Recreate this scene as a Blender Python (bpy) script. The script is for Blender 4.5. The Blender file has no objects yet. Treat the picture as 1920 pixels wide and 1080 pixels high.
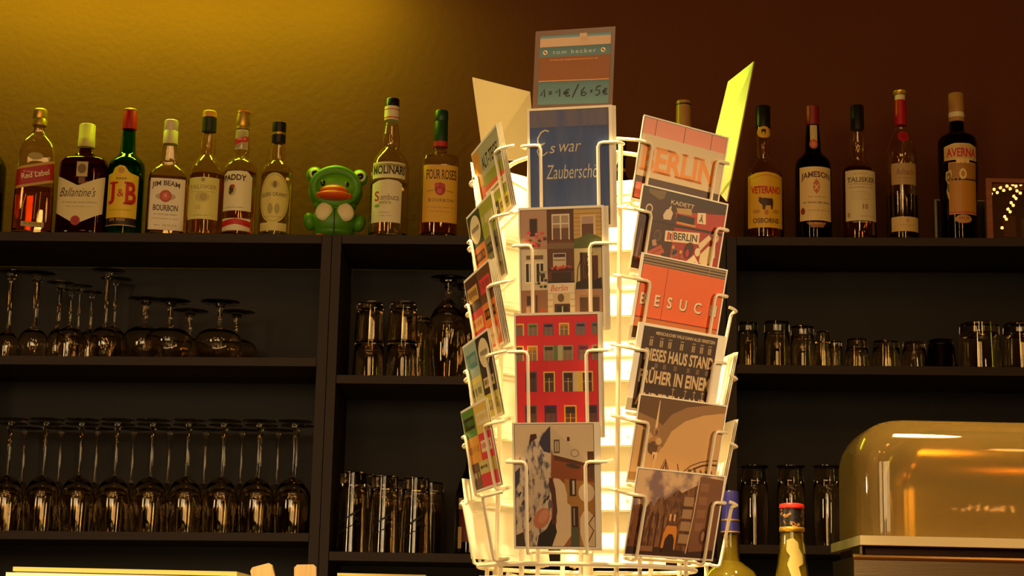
import bpy, bmesh, math, random
from mathutils import Vector, Matrix, geometry
random.seed(7)
C = bpy.context.scene.collection
SC = bpy.context.scene
R = math.radians

# ------------------------------------------------------------------ camera
F, PITCH, ROLL, EYE = 3346.2, R(11.204), R(1.262), 1.2
FWD = Vector((0, math.cos(PITCH), math.sin(PITCH)))
_up = Vector((0, -math.sin(PITCH), math.cos(PITCH)))
_rt = Vector((1, 0, 0))
RT = math.cos(ROLL)*_rt + math.sin(ROLL)*_up
UP = math.cos(ROLL)*_up - math.sin(ROLL)*_rt
EYEV = Vector((0, 0, EYE))
cd = bpy.data.cameras.new('camera')
cam = bpy.data.objects.new('camera', cd); C.objects.link(cam)
cd.sensor_width = 36.0; cd.lens = F*36/1920; cd.clip_start = 0.05
M = Matrix((RT, UP, -FWD)).transposed().to_4x4(); M.translation = EYEV
cam.matrix_world = M
SC.camera = cam

def ray(px, py):
    return FWD + RT*((px-960)/F) - UP*((py-540)/F)
def U(px, py, Y):
    """point of the room at distance Y in front of the camera seen at a pixel"""
    d = ray(px, py)
    return EYEV + d*(Y/d.y)
def S(px, py, Y):
    """metres per pixel there"""
    return (U(px, py, Y)-EYEV).dot(FWD)/F

# ------------------------------------------------------------------ view, world, lights
SC.view_settings.view_transform = 'Standard'
SC.view_settings.look = 'None'
SC.view_settings.gamma = 1.0
SC.view_settings.exposure = 0.0
SC.view_settings.use_curve_mapping = False
w = bpy.data.worlds.new('world'); SC.world = w; w.use_nodes = True
w.node_tree.nodes['Background'].inputs[0].default_value = (1, .62, .3, 1)
w.node_tree.nodes['Background'].inputs[1].default_value = 0.004

def light(name, kind, loc, energy, col, size=.1, size_y=None, target=None, spot=None, blend=.5):
    l = bpy.data.lights.new(name, kind); l.energy = energy; l.color = col
    o = bpy.data.objects.new(name, l); C.objects.link(o); o.location = loc
    if kind == 'AREA':
        l.shape = 'RECTANGLE'; l.size = size; l.size_y = size_y or size
    else:
        l.shadow_soft_size = size
    if kind == 'SPOT':
        l.spot_size = R(spot); l.spot_blend = blend
    if target is not None:
        o.rotation_euler = (Vector(target)-Vector(loc)).to_track_quat('-Z', 'Y').to_euler()
    return o
YF = 4.05                # front of the back-bar shelving
WALL = 4.36
WARM = (1, .69, .34)
# yellow-green tube lamp on the wall above the left bottles
tube = light('wall_tube_light', 'AREA', U(270, -120, WALL-.17), 15.5, (.70, 1, .02), 1.2, .06)
# warm halogen downlights over the counter
HAL = (1, .62, .2)
light('counter_downlight', 'SPOT', (-.22, 1.93, 3.3), 1500, (1, .74, .31), .05, target=(.10, 2.27, 1.74), spot=20, blend=1)
light('counter_downlight_left', 'SPOT', (-.75, 1.6, 3.3), 480, (1, .86, .52), .05, target=(-.7, 2.5, 1.25), spot=30, blend=.6)
light('counter_downlight_right', 'SPOT', (.9, 2.25, 3.3), 230, HAL, .16, target=(.85, 2.6, 1.3), spot=32, blend=.6)
# wide shaded lamps of the room behind the guests
light('room_lamp_left', 'AREA', (-1.2, -1.2, 2.1), 15, WARM, .75, .9, target=(0, 4, 1.6))
light('room_lamp_middle', 'AREA', (-.25, -1.7, 2.2), 14, WARM, .75, .8, target=(0, 4, 1.6))
light('room_lamp_right', 'AREA', (.42, -1.5, 2.1), 14, WARM, .75, .9, target=(0.2, 4, 1.6))
light('left_cards_fill', 'AREA', (-2.3, .9, 1.9), 12, WARM, .4, .6, target=(0, 2.2, 1.5))  # invented side light, added to lift the dark left column of cards
for k, q in enumerate(((-1.1, 1.6, 2.9), (-.35, 1.2, 2.7), (.5, 1.5, 2.95), (1.25, 1.3, 2.75), (0, .2, 3.1), (-1.7, .6, 2.6), (1.9, .4, 2.6))):
    light('bar_pendant_light', 'POINT', q, 8, (1, .45, .1), .1)
light('rack_fill_right', 'SPOT', (2.6, 1.2, 1.9), 190, WARM, .06, target=(.17, 2.15, 1.55), spot=17, blend=.8)  # added narrow fill to brighten the right cards, no known lamp
light('rack_fill_left', 'SPOT', (-2.3, 2.05, 1.9), 60, WARM, .06, target=(0, 2.17, 1.55), spot=19, blend=.8)  # same kind of added fill, for the left cards
light('low_shelf_fill', 'AREA', (-.2, 3.1, 1.0), 2.4, WARM, 1.9, .12, target=(-.2, 4.1, 1.25))  # added fill warming lower shelf backs and glasses, no known fixture
light('street_window_light', 'AREA', (-.45, -2.2, 2.0), 2.2, (.75, .87, 1), .14, .7, target=(0, 4, 1.6))
light('side_tube_light', 'AREA', (2.7, 3.0, 2.3), .9, (1, .86, .1), .05, .5, target=(1.0, 4.1, 2.2))

# ------------------------------------------------------------------ materials
def lin(c):
    return tuple((v/255/12.92 if v/255 <= .04045 else ((v/255+.055)/1.055)**2.4) for v in c)
_mats = {}
def mat(name, rgb, rough=.5, metal=0, trans=0, ior=1.45, noise=None, bump=None, coat=0, emit=None, stretch=(1, 1, 1), spec=None):
    if name in _mats: return _mats[name]
    m = bpy.data.materials.new(name); m.use_nodes = True
    nt = m.node_tree; b = nt.nodes['Principled BSDF']
    c = lin(rgb)+(1,)
    b.inputs['Base Color'].default_value = c
    b.inputs['Roughness'].default_value = rough
    b.inputs['Metallic'].default_value = metal
    b.inputs['Transmission Weight'].default_value = trans
    b.inputs['IOR'].default_value = ior
    b.inputs['Coat Weight'].default_value = coat
    if spec is not None: b.inputs['Specular IOR Level'].default_value = spec
    if emit:
        b.inputs['Emission Color'].default_value = lin(emit[0])+(1,); b.inputs['Emission Strength'].default_value = emit[1]
    if noise or bump:
        tc = nt.nodes.new('ShaderNodeTexCoord'); mp = nt.nodes.new('ShaderNodeMapping')
        mp.inputs['Scale'].default_value = stretch
        nt.links.new(tc.outputs['Object'], mp.inputs['Vector'])
    if noise:
        rgb2, scale, lo, hi = noise
        n = nt.nodes.new('ShaderNodeTexNoise'); n.inputs['Scale'].default_value = scale; n.inputs['Detail'].default_value = 5
        r = nt.nodes.new('ShaderNodeValToRGB')
        r.color_ramp.elements[0].position = lo; r.color_ramp.elements[0].color = c
        r.color_ramp.elements[1].position = hi; r.color_ramp.elements[1].color = lin(rgb2)+(1,)
        nt.links.new(mp.outputs[0], n.inputs['Vector']); nt.links.new(n.outputs['Fac'], r.inputs['Fac'])
        nt.links.new(r.outputs['Color'], b.inputs['Base Color'])
    if bump:
        scale, strength, dist = bump
        n = nt.nodes.new('ShaderNodeTexNoise'); n.inputs['Scale'].default_value = scale; n.inputs['Detail'].default_value = 6
        bp = nt.nodes.new('ShaderNodeBump'); bp.inputs['Strength'].default_value = strength; bp.inputs['Distance'].default_value = dist
        nt.links.new(mp.outputs[0], n.inputs['Vector']); nt.links.new(n.outputs['Fac'], bp.inputs['Height'])
        nt.links.new(bp.outputs['Normal'], b.inputs['Normal'])
    _mats[name] = m
    return m
def ink(rgb, rough=.45):
    if isinstance(rgb, bpy.types.Material): return rgb
    return mat('print_%d_%d_%d' % tuple(rgb), rgb, rough)
WALLM = mat('painted_plaster', (97, 43, 6), .85, noise=((89, 38, 4), 3, .3, .8), bump=(55, .3, .005))
DARKP = mat('dark_room_paint', (70, 42, 26), .8)
SHELF = mat('dark_stained_board', (44, 24, 8), .6, noise=((34, 18, 6), 6, .3, .8), stretch=(1, 4, 14))
SHELFB = mat('dark_back_board', (27, 16, 6), .6, noise=((22, 13, 5), 5, .3, .8))
GLASS = mat('glint_tinted_glass', (252, 239, 216), 0, trans=1, ior=1.47)  # clear glass; amber lamplight for the glints is put into its tint
GREENG = mat('green_bottle_glass', (60, 168, 70), .02, trans=1, ior=1.3)
DGREENG = mat('dark_green_bottle_glass', (26, 96, 44), .02, trans=1, ior=1.3)
BROWNG = mat('dark_brown_bottle_glass', (150, 74, 40), .02, trans=1, ior=1.3)
BLACKG = mat('black_bottle_glass', (12, 10, 8), .06)
YELG = mat('pale_yellow_glass', (240, 232, 176), .02, trans=1, ior=1.4)
WHISKY = mat('amber_spirit', (238, 172, 84), 0, trans=1, ior=1.33)
PALESP = mat('pale_spirit', (246, 236, 196), 0, trans=1, ior=1.33)
REDSP = mat('red_brown_spirit', (222, 124, 66), 0, trans=1, ior=1.33)
DARKSP = mat('dark_spirit', (40, 16, 8), .1)
WIRE = mat('white_coated_wire', (236, 224, 200), .35, noise=((226, 212, 186), 30, .3, .8))
PAPER = mat('card_stock', (240, 232, 216), .55, noise=((234, 224, 206), 14, .3, .8))
STEEL = mat('brushed_steel', (172, 146, 108), .3, metal=1, bump=(60, .12, .001), stretch=(.4, 8, 8))
GOLD = mat('gold_foil', (205, 160, 60), .35, metal=.7)

# ------------------------------------------------------------------ mesh helpers
class MB:
    def __init__(s): s.v = []; s.f = []; s.m = []; s.sm = []; s.mats = []
    def mi(s, m):
        if m not in s.mats: s.mats.append(m)
        return s.mats.index(m)
    def add(s, vs, fs, m, smooth=False):
        o = len(s.v); s.v += [tuple(v) for v in vs]; k = s.mi(m)
        for f in fs:
            s.f.append(tuple(i+o for i in f)); s.m.append(k); s.sm.append(smooth)
        return s
    def box(s, a, b, m, X=None):
        (x0, y0, z0), (x1, y1, z1) = a, b
        vs = [Vector(p) for p in ((x0,y0,z0),(x1,y0,z0),(x1,y1,z0),(x0,y1,z0),(x0,y0,z1),(x1,y0,z1),(x1,y1,z1),(x0,y1,z1))]
        if X is not None: vs = [X @ v for v in vs]
        return s.hexa(vs, m)
    def hexa(s, vs, m):
        return s.add(vs, [(0,3,2,1),(4,5,6,7),(0,1,5,4),(1,2,6,5),(2,3,7,6),(3,0,4,7)], m)
    def tube(s, pts, r, m, closed=False, n=8):
        pts = [Vector(p) for p in pts]; N = len(pts); vs = []; fs = []
        prev = None
        for i, p in enumerate(pts):
            if closed: t = pts[(i+1) % N]-pts[i-1]
            else: t = pts[min(i+1, N-1)]-pts[max(i-1, 0)]
            t.normalize()
            a = prev if prev is not None else (Vector((0,0,1)) if abs(t.z) < .9 else Vector((1,0,0)))
            a = (a - t*a.dot(t)).normalized(); prev = a; b = t.cross(a)
            for k in range(n):
                q = 2*math.pi*k/n
                vs.append(p+(a*math.cos(q)+b*math.sin(q))*r)
        for i in range(N if closed else N-1):
            for k in range(n):
                j = (i+1) % N
                fs.append((i*n+k, i*n+(k+1) % n, j*n+(k+1) % n, j*n+k))
        if not closed:
            fs.append(tuple(range(n-1, -1, -1))); fs.append(tuple((N-1)*n+k for k in range(n)))
        return s.add(vs, fs, m, True)
    def lathe(s, prof, m, n=40, ex=2, dy=1., closed=False, c=(0,0,0), smooth=True):
        """prof: (z, r) list; ex: superellipse exponent, dy: depth/width ratio"""
        vs = []; fs = []; P = len(prof)
        for z, r in prof:
            for k in range(n):
                q = 2*math.pi*k/n; cx, sy = math.cos(q), math.sin(q)
                e = 2/ex
                vs.append((c[0]+r*math.copysign(abs(cx)**e, cx), c[1]+r*dy*math.copysign(abs(sy)**e, sy), c[2]+z))
        for i in range(P if closed else P-1):
            j = (i+1) % P
            for k in range(n):
                fs.append((i*n+k, i*n+(k+1) % n, j*n+(k+1) % n, j*n+k))
        if not closed:
            fs.append(tuple(range(n-1, -1, -1))); fs.append(tuple((P-1)*n+k for k in range(n)))
        return s.add(vs, fs, m, smooth)
    def ball(s, c, r, m, X=None, nu=24, nv=14):
        vs = []; fs = []
        for i in range(nv+1):
            t = math.pi*i/nv
            for k in range(nu):
                q = 2*math.pi*k/nu
                v = Vector((r[0]*math.sin(t)*math.cos(q), r[1]*math.sin(t)*math.sin(q), r[2]*math.cos(t)))
                if X is not None: v = X @ v
                vs.append(v+Vector(c))
        for i in range(nv):
            for k in range(nu):
                fs.append((i*nu+k, (i+1)*nu+k, (i+1)*nu+(k+1) % nu, i*nu+(k+1) % nu))
        return s.add(vs, fs, m, True)
    def obj(s, name, parent=None, loc=None, mod=None, auto=True):
        me = bpy.data.meshes.new(name)
        me.from_pydata(s.v, [], s.f)
        for m in s.mats: me.materials.append(m)
        me.polygons.foreach_set('material_index', s.m)
        me.polygons.foreach_set('use_smooth', s.sm)
        bm = bmesh.new(); bm.from_mesh(me)
        bmesh.ops.remove_doubles(bm, verts=bm.verts, dist=1e-7)
        if not getattr(s, 'open', False): bmesh.ops.recalc_face_normals(bm, faces=bm.faces)
        for e in bm.edges:
            if len(e.link_faces) == 2 and e.calc_face_angle(0) > R(38): e.smooth = False
        bm.to_mesh(me); bm.free()
        o = bpy.data.objects.new(name, me); C.objects.link(o)
        if parent is not None: o.parent = parent
        if loc is not None: o.location = loc
        return o
def tag(o, label, cat, group=None):
    o['label'] = label; o['category'] = cat
    if group: o['group'] = group
    return o
def thing(name, label, cat, loc, rz=0, group=None):
    o = bpy.data.objects.new(name, None); C.objects.link(o)
    o.location = loc; o.rotation_euler = (0, 0, rz); o.empty_display_size = .02
    return tag(o, label, cat, group)
def copy_tree(o, parent=None):
    c = o.copy(); C.objects.link(c)
    if parent is not None: c.parent = parent
    for ch in list(o.children): copy_tree(ch, c)
    return c
def struct(name, mb):
    o = mb.obj(name); o['kind'] = 'structure'; return o

# ------------------------------------------------------------------ flat print: shapes and writing, laid on any surface
_tc = {}
def glyphs(t, bold=0., shear=0., serif=0., space=1.):
    key = (t, bold, shear, serif, space)
    if key in _tc: return _tc[key]
    cu = bpy.data.curves.new('t', 'FONT'); cu.body = t; cu.size = 1; cu.resolution_u = 3
    cu.offset = bold; cu.shear = shear; cu.space_character = space
    ob = bpy.data.objects.new('t', cu); C.objects.link(ob)
    dg = bpy.context.evaluated_depsgraph_get(); dg.update()
    me = bpy.data.meshes.new_from_object(ob.evaluated_get(dg))
    vs = [(v.co.x, v.co.y) for v in me.vertices]; fs = [tuple(p.vertices) for p in me.polygons]
    if serif:
        cnt = {}
        for f in fs:
            for i in range(len(f)):
                k = tuple(sorted((f[i], f[(i+1) % len(f)]))); cnt[k] = cnt.get(k, 0)+1
        ys = [v[1] for v in vs]; y0, y1 = min(ys), max(ys)
        H = y1-y0; add = []
        for (a, b), n in cnt.items():
            if n != 1: continue
            A, B = vs[a], vs[b]
            if abs(A[1]-B[1]) < .01*H and abs(A[0]-B[0]) > .05*H:
                xa, xb = sorted((A[0], B[0]))
                if abs(A[1]-y0) < .035*H: add.append((xa-serif*H, A[1], xb+serif*H, A[1]+.09*H))
                elif abs(A[1]-y1) < .035*H: add.append((xa-serif*H, A[1]-.09*H, xb+serif*H, A[1]))
        for x0, a, x1, b in add:
            o = len(vs); vs += [(x0, a), (x1, a), (x1, b), (x0, b)]; fs.append((o, o+1, o+2, o+3))
    bpy.data.objects.remove(ob); bpy.data.curves.remove(cu); bpy.data.meshes.remove(me)
    xs = [v[0] for v in vs]; ys = [v[1] for v in vs]
    x0, x1, y0, y1 = min(xs), max(xs), min(ys), max(ys)
    out = ([((x-x0)/(x1-x0), (y-y0)/(y1-y0)) for x, y in vs], fs, (x1-x0)/(y1-y0))
    _tc[key] = out
    return out
class Print:
    """flat shapes with a layer each; u to the right, v downwards"""
    def __init__(s): s.it = []
    def poly(s, pts, col, layer=1):
        pts = [(float(a), float(b)) for a, b in pts]
        tri = geometry.tessellate_polygon([[Vector((a, b, 0)) for a, b in pts]])
        s.it.append((pts, [tuple(t) for t in tri], ink(col), layer)); return s
    def rect(s, x0, y0, x1, y1, col, layer=1):
        s.it.append(([(x0, y0), (x1, y0), (x1, y1), (x0, y1)], [(0, 1, 2, 3)], ink(col), layer)); return s
    def ell(s, cx, cy, rx, ry, col, layer=1, n=20, rot=0):
        c, q = math.cos(rot), math.sin(rot)
        pts = []
        for k in range(n):
            a, b = rx*math.cos(2*math.pi*k/n), ry*math.sin(2*math.pi*k/n)
            pts.append((cx+a*c-b*q, cy+a*q+b*c))
        s.it.append((pts, [tuple(range(n))], ink(col), layer)); return s
    def ring(s, cx, cy, r, wd, col, layer=1, n=24, ry=None):
        pts = [(cx+r*math.cos(2*math.pi*k/n), cy+(ry or r)*math.sin(2*math.pi*k/n)) for k in range(n+1)]
        return s.stroke(pts, wd, col, layer)
    def stroke(s, pts, wd, col, layer=2):
        pts = [Vector(p) for p in pts]; vs = []; fs = []; N = len(pts)
        for i, p in enumerate(pts):
            t = (pts[min(i+1, N-1)]-pts[max(i-1, 0)]).normalized(); q = Vector((-t.y, t.x))*wd/2
            vs += [tuple(p+q), tuple(p-q)]
        for i in range(N-1): fs.append((2*i, 2*i+1, 2*i+3, 2*i+2))
        s.it.append((vs, fs, ink(col), layer)); return s
    def text(s, t, cx, cy, col, h=None, w=None, layer=3, bold=0., shear=0., serif=0., rot=0, arc=0, space=1.):
        v, f, asp = glyphs(t, bold, shear, serif, space)
        if h is None: h = w/asp
        if w is None: w = h*asp
        c, q = math.cos(rot), math.sin(rot); out = []
        for a, b in v:
            x, y = (a-.5)*w, (b-.5)*h
            y += arc*(1-(2*a-1)**2)
            out.append((cx+x*c-y*q, cy-(x*q+y*c)))
        s.it.append((out, f, ink(col), layer)); return s
    def scrib(s, x0, y, w, h, col, layer=2, seed=1):
        """lettering too small to read: a row of short strokes"""
        r = random.Random(seed); x = x0; vs = []; fs = []
        while x < x0+w:
            b = h*.18*(1+r.random()); k = len(vs)
            if r.random() > .18:
                g = h*(.7+.3*r.random())
                vs += [(x, y), (x+b, y), (x+b, y+g), (x, y+g)]; fs.append((k, k+1, k+2, k+3))
            x += b+h*.22
        if vs: s.it.append((vs, fs, ink(col), layer))
        return s
    def into(s, mb, fn, step=None):
        for vs, fs, m, layer in s.it:
            if step and (max(v[0] for v in vs)-min(v[0] for v in vs)) > step:
                bm = bmesh.new(); bv = [bm.verts.new((a, b, 0)) for a, b in vs]
                for f in fs:
                    try: bm.faces.new([bv[i] for i in f])
                    except ValueError: pass
                a, b = min(v[0] for v in vs), max(v[0] for v in vs)
                u = (math.floor(a/step)+1)*step
                while u < b:
                    bmesh.ops.bisect_plane(bm, geom=bm.verts[:]+bm.edges[:]+bm.faces[:], plane_co=(u, 0, 0), plane_no=(1, 0, 0), dist=1e-5)
                    u += step
                bm.verts.index_update()
                V = [(v.co.x, v.co.y) for v in bm.verts]; FF = [tuple(v.index for v in f.verts) for f in bm.faces]; bm.free()
            else: V, FF = vs, fs
            out = [fn(a, b, layer) for a, b in V]
            # faces look outwards: flip the ones wound the other way
            G = []
            for f in FF:
                ar = sum(V[f[i]][0]*V[f[(i+1) % len(f)]][1]-V[f[(i+1) % len(f)]][0]*V[f[i]][1] for i in range(len(f)))
                G.append(f if ar < 0 else f[::-1])
            mb.add(out, G, m, bool(step))
        mb.open = True
        return mb

# ------------------------------------------------------------------ the room
struct('wall_back', MB().box((-3.4, WALL, 0), (3.6, WALL+.12, 3.8), WALLM))
struct('floor', MB().box((-3.4, -2.8, -.1), (3.6, WALL, 0), mat('dark_floor_boards', (60, 38, 24), .5, noise=((44, 28, 18), 4, .3, .7), stretch=(8, 1, 1))))
struct('ceiling', MB().box((-3.4, -2.8, 3.7), (3.6, WALL, 3.8), DARKP))
struct('wall_left', MB().box((-3.52, -2.8, 0), (-3.4, WALL, 3.8), DARKP))
struct('wall_right', MB().box((3.6, -2.8, 0), (3.72, WALL, 3.8), DARKP))
struct('wall_front', MB().box((-3.4, -2.92, 0), (3.6, -2.8, 3.8), DARKP))
COUNTER = EYE-.06
bc = thing('bar_counter', 'dark wooden bar counter carrying the postcard stand and food warmer', 'counter', (.2, 2.35, 0))
MB().box((-1.9, -.55, COUNTER-.05), (1.9, .55, COUNTER), mat('counter_wood', (96, 60, 34), .35, noise=((70, 42, 24), 5, .3, .7), stretch=(1, 9, 1))).obj('counter_top', bc)
MB().box((-1.85, -.40, 0), (1.85, -.34, COUNTER-.05), SHELF).obj('front_panel', bc)
MB().box((-1.85, .44, 0), (1.85, .50, COUNTER-.05), SHELF).obj('rear_panel', bc)

# ------------------------------------------------------------------ back-bar shelving: three units side by side
YB = YF+.295
class Board:
    def __init__(s, xa, ya, xb, yb):
        s.A = U(xa, ya, YF); s.B = U(xb, yb, YF)
    def z(s, x):
        t = (x-s.A.x)/(s.B.x-s.A.x); return s.A.z+(s.B.z-s.A.z)*t
    def build(s, name, parent, thick, x0, x1, m=SHELF):
        t = thick*S(960, 700, YF)
        vs = []
        for dz in (-t, 0):
            for x, y in ((x0, YF), (x1, YF), (x1, YB), (x0, YB)):
                vs.append((x, y, s.z(x)+dz))
        o = MB().hexa([Vector(v)-parent.location for v in vs], m).obj(name, parent)
        return o
def panel(parent, px0, px1, py, top, name='side_panel'):
    x0, x1 = U(px0, py, YF).x, U(px1, py, YF).x
    vs = []
    for z in (0.02, None):
        for x, y in ((x0, YF-.002), (x1, YF-.002), (x1, YB), (x0, YB)):
            vs.append(Vector((x, y, z if z is not None else top.z(x)))-parent.location)
    MB().hexa(vs, SHELF).obj(name, parent)
    return x0, x1
TL = Board(0, 434.5, 610, 440); TM = Board(627, 440, 1366, 446); TR = Board(1385, 444.3, 1920, 446.5)
L2 = Board(0, 667, 600, 671); L3 = Board(0, 995, 580, 999.6)
M2 = Board(631, 703, 870, 705.5); M3 = Board(615, 1034, 880, 1038.5)
R2 = Board(1385, 683.5, 1920, 688.5); R3 = Board(1390, 1021, 1570, 1023.5)
def unit(label, pl, pr, top, shelves, th):
    xl, xr = U(pl[0], 700, YF).x, U(pr[1], 700, YF).x
    p = thing('shelf_unit', label, 'shelf unit', ((xl+xr)/2, YF, 0), group='back-bar shelf units')
    a = panel(p, *pl, 700, top); b = panel(p, *pr, 700, top)
    g = .0015
    top.build('top_board', p, th[0], a[1]+g, b[0]-g)
    for s, t in zip(shelves, th[1:]): s.build('shelf', p, t, a[1]+g, b[0]-g)
    low = Board(0, 1400, 600, 1404); low.build('shelf', p, 16, a[1]+g, b[0]-g)
    q = [(a[1]+g, YB-.008), (b[0]-g, YB-.008), (b[0]-g, YB-.0005), (a[1]+g, YB-.0005)]
    MB().hexa([Vector((x, y, .02))-p.location for x, y in q]+[Vector((x, y, top.z(x)-.024))-p.location for x, y in q], SHELFB).obj('back_panel', p)
    MB().box((a[0]-p.location.x, 0, 0), (b[1]-p.location.x, YB-YF, .02), SHELF).obj('plinth', p)
    return p
unit('dark wooden shelf unit full of upside-down stemmed glasses, at the left', (-135, -117), (593, 611.5), TL, [L2, L3], (17, 16, 15))
unit('dark wooden shelf unit mostly hidden behind the white postcard stand', (613, 630), (1344, 1361), TM, [M2, M3], (17, 15.5, 16))
unit('dark wooden shelf unit behind the food warmer, with short tumblers inside', (1363, 1381), (2085, 2103), TR, [R2, R3], (16, 16.5, 16))

# ------------------------------------------------------------------ bottles
def bottle(label, x, prof, yb, board, dY=.055, glass=GLASS, ex=2, dy=1., rz=0, liquid=None, cap=None, foils=(), prints=(), name='liquor_bottle', base_z=None, group=None, Y=None, wall=2.2, bodyname='glass_body'):
    """x, yb: where its foot is seen; prof: (y, half width) pairs in the photograph's pixels from the mouth down"""
    Yc = Y or YF+dY
    P = U(x, yb, Yc); s = S(x, yb, Yc)
    z0 = board.z(P.x)+.001 if board else base_z+.0005
    hz = lambda y: U(x, y, Yc).z-z0
    o = thing(name, label, 'bottle', (P.x, Yc, z0), rz, group)
    pr = [(hz(y), r*s) for y, r in prof]
    pr = pr[::-1]                       # from the foot up
    pts = [(0.0, pr[0][1]*.93), (.003, pr[0][1])]+[q for q in pr if q[0] > .004]
    def rad(z):
        for (a, ra), (b, rb) in zip(pts, pts[1:]):
            if a <= z <= b: return ra+(rb-ra)*((z-a)/max(b-a, 1e-9))
        return pts[-1][1]
    w_ = wall/1000
    if glass is BLACKG:
        MB().lathe(pts, glass, 48, ex, dy).obj(bodyname, o)
    else:
        inner = [(max(z, .006), max(r-w_, .003)) for z, r in pts if z > .0]
        inner = [(.006, inner[0][1]*.9)]+[q for q in inner if q[0] > .008]
        inner[-1] = (pts[-1][0], inner[-1][1])
        MB().lathe(pts+inner[::-1], glass, 48, ex, dy, closed=False).obj(bodyname, o)
    if liquid:
        lm, ly = liquid; top = hz(ly)
        lp = [(.0066, (rad(.01)-w_)*.88)]
        for z, r in pts:
            if .009 < z < top: lp.append((z, r-w_-.0004))
        lp.append((top, rad(top)-w_-.0004))
        MB().lathe(lp, lm, 40, ex, dy).obj('spirit', o)
    for nm, m, pf in ([('cap',)+cap] if cap else []):
        q = [(hz(y), r*s) for y, r in pf][::-1]
        MB().lathe(q, m, 32).obj(nm, o)
    for nm, m, pf in foils:
        q = [(hz(y), r*s+.0005) for y, r in pf][::-1]
        MB().lathe(q, m, 32, *((ex, dy) if nm == 'base_band' else ())).obj(nm, o)
    for nm, pn in prints:
        def fn(u, v, layer):            # u: px from the axis, v: picture row
            z = hz(v); r = rad(z)+.0004+.00022*layer; a = u*s
            if ex == 2 and dy == 1:
                q = a/r; return (r*math.sin(q), -r*math.cos(q), z)
            t = min(abs(a)/r, .999)
            return (a, -dy*(r*(1-t**ex)**(1/ex)), z)
        pn.into(MB(), fn, 3).obj(nm, o)
    return o
CREAM, BLK, RED = (232, 220, 176), (30, 22, 16), (196, 34, 30)

# square whisky bottle, slanted red label
p = Print()
sl = -.24
def slant(x0, x1, yl0, yl1, col, layer):
    p.poly([(x0, yl0+(x0+34)*sl), (x1, yl0+(x1+34)*sl), (x1, yl1+(x1+34)*sl), (x0, yl1+(x0+34)*sl)], col, layer)
slant(-34, 33, 322, 363, (196, 150, 62), 1); slant(-34, 33, 327, 358, (168, 26, 26), 2)
p.text('Red Label', 0, 343+34*sl-1, CREAM, h=10.5, w=52, layer=3, bold=.01, shear=.1, rot=.235)
p.scrib(-22, 329, 34, 3, (214, 178, 120), 3)
q = Print().poly([(-20, 423), (22, 423), (22, 432), (-20, 432)], (176, 150, 74), 1).scrib(-15, 425, 32, 4, (110, 80, 30), 2)
e_ = Print().ell(-2, 300, 14, 7, (170, 140, 70), 1)
q2 = Print().stroke([(-14, 372), (-18, 390), (-20, 420)], 1.4, (206, 170, 90), 1).stroke([(4, 370), (3, 418)], 1, (206, 170, 90), 1).stroke([(12, 366), (11, 420)], 1, (206, 170, 90), 1)
bottle('tall square whisky bottle with slanted red label and gold cap', 59, [(238, 9), (246, 9.5), (256, 14), (266, 24), (274, 29), (290, 33), (330, 35), (400, 37), (436, 37)], 435, TL, ex=6, dy=.9, rz=R(14), liquid=(REDSP, 356),
       cap=(GOLD, [(205, 11), (207, 13), (222, 14), (224, 13), (226, 14), (236, 13.5), (237, 10)]), prints=[('front_label', p), ('base_label', q), ('embossed_crest', e_), ('gilt_lines', q2)])
# broad dark bottle, cream chevron label
p = Print().poly([(-44, 336), (-6, 353), (-3, 353), (44, 336), (43, 405), (-5, 426), (-43, 405)], (226, 208, 150), 1)
p.text('Ballantine\'s', -4, 366, (70, 52, 30), h=17, w=68, shear=.45).scrib(-32, 384, 66, 3, (150, 130, 90), 2).scrib(-26, 392, 52, 2.4, (170, 150, 100), 2, 4)
p.ell(-5, 419, 9, 9, (184, 46, 34), 3).ell(-5, 419, 6, 6, (160, 32, 26), 4)
q = Print().rect(-9, 309, 12, 337, (196, 172, 110), 1).ell(1, 322, 8, 9, (120, 92, 50), 2).rect(-4, 338, 8, 350, (120, 70, 40), 1)
bottle('broad dark brown whisky bottle with white cap and cream pointed label', 150.5, [(279, 11), (284, 12.5), (291, 18), (296, 30), (300, 40), (306, 44), (320, 45), (436, 46)], 435, TL, glass=BROWNG, ex=4, dy=.55,
       liquid=(REDSP, 312), cap=(mat('white_screw_cap', (208, 180, 104), .4, bump=(80, .1, .001)), [(234, 14), (236, 15.3), (262, 15.3), (263, 16), (277, 16), (278, 13)]), prints=[('front_label', p), ('crest', q)])
# green bottle, red cap
p = Print().poly([(-33, 334), (-20, 332), (-16, 323), (-6, 318), (4, 320), (12, 330), (18, 333), (33, 336), (32, 416), (-33, 416)], (236, 196, 44), 1)
p.ell(-2, 328, 6, 6, (206, 150, 60), 2).text('RARE', -1, 343, (120, 80, 30), h=4, w=20, bold=.02).text('J', -17, 370, RED, h=42, w=20, bold=.03, serif=.12).text('B', 17, 370, RED, h=42, w=24, bold=.03, serif=.1).text('&', -1, 370, RED, h=14, bold=.01)
p.scrib(-24, 400, 46, 3, (180, 140, 40), 2).rect(-33, 416, 32, 430, (34, 24, 14), 2).scrib(-20, 417, 30, 6, (196, 140, 60), 3).rect(-33, 429, 32, 430.5, (210, 170, 70), 3)
bottle('green whisky bottle with red cap and yellow label', 230, [(243, 12), (262, 13), (288, 15.5), (293, 19), (300, 27), (308, 33), (318, 34.5), (437, 35)], 436, TL, glass=GREENG, liquid=(mat('green_seen_spirit', (170, 196, 60), 0, trans=1, ior=1.33), 308),
       cap=(mat('red_foil_cap', (172, 10, 22), .4), [(209, 12.5), (211, 13.4), (243, 13.6), (244, 12)]), foils=[('cap_top', GOLD, [(205.5, 12), (206.5, 13), (209, 13)])], prints=[('front_label', p)])
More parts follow.
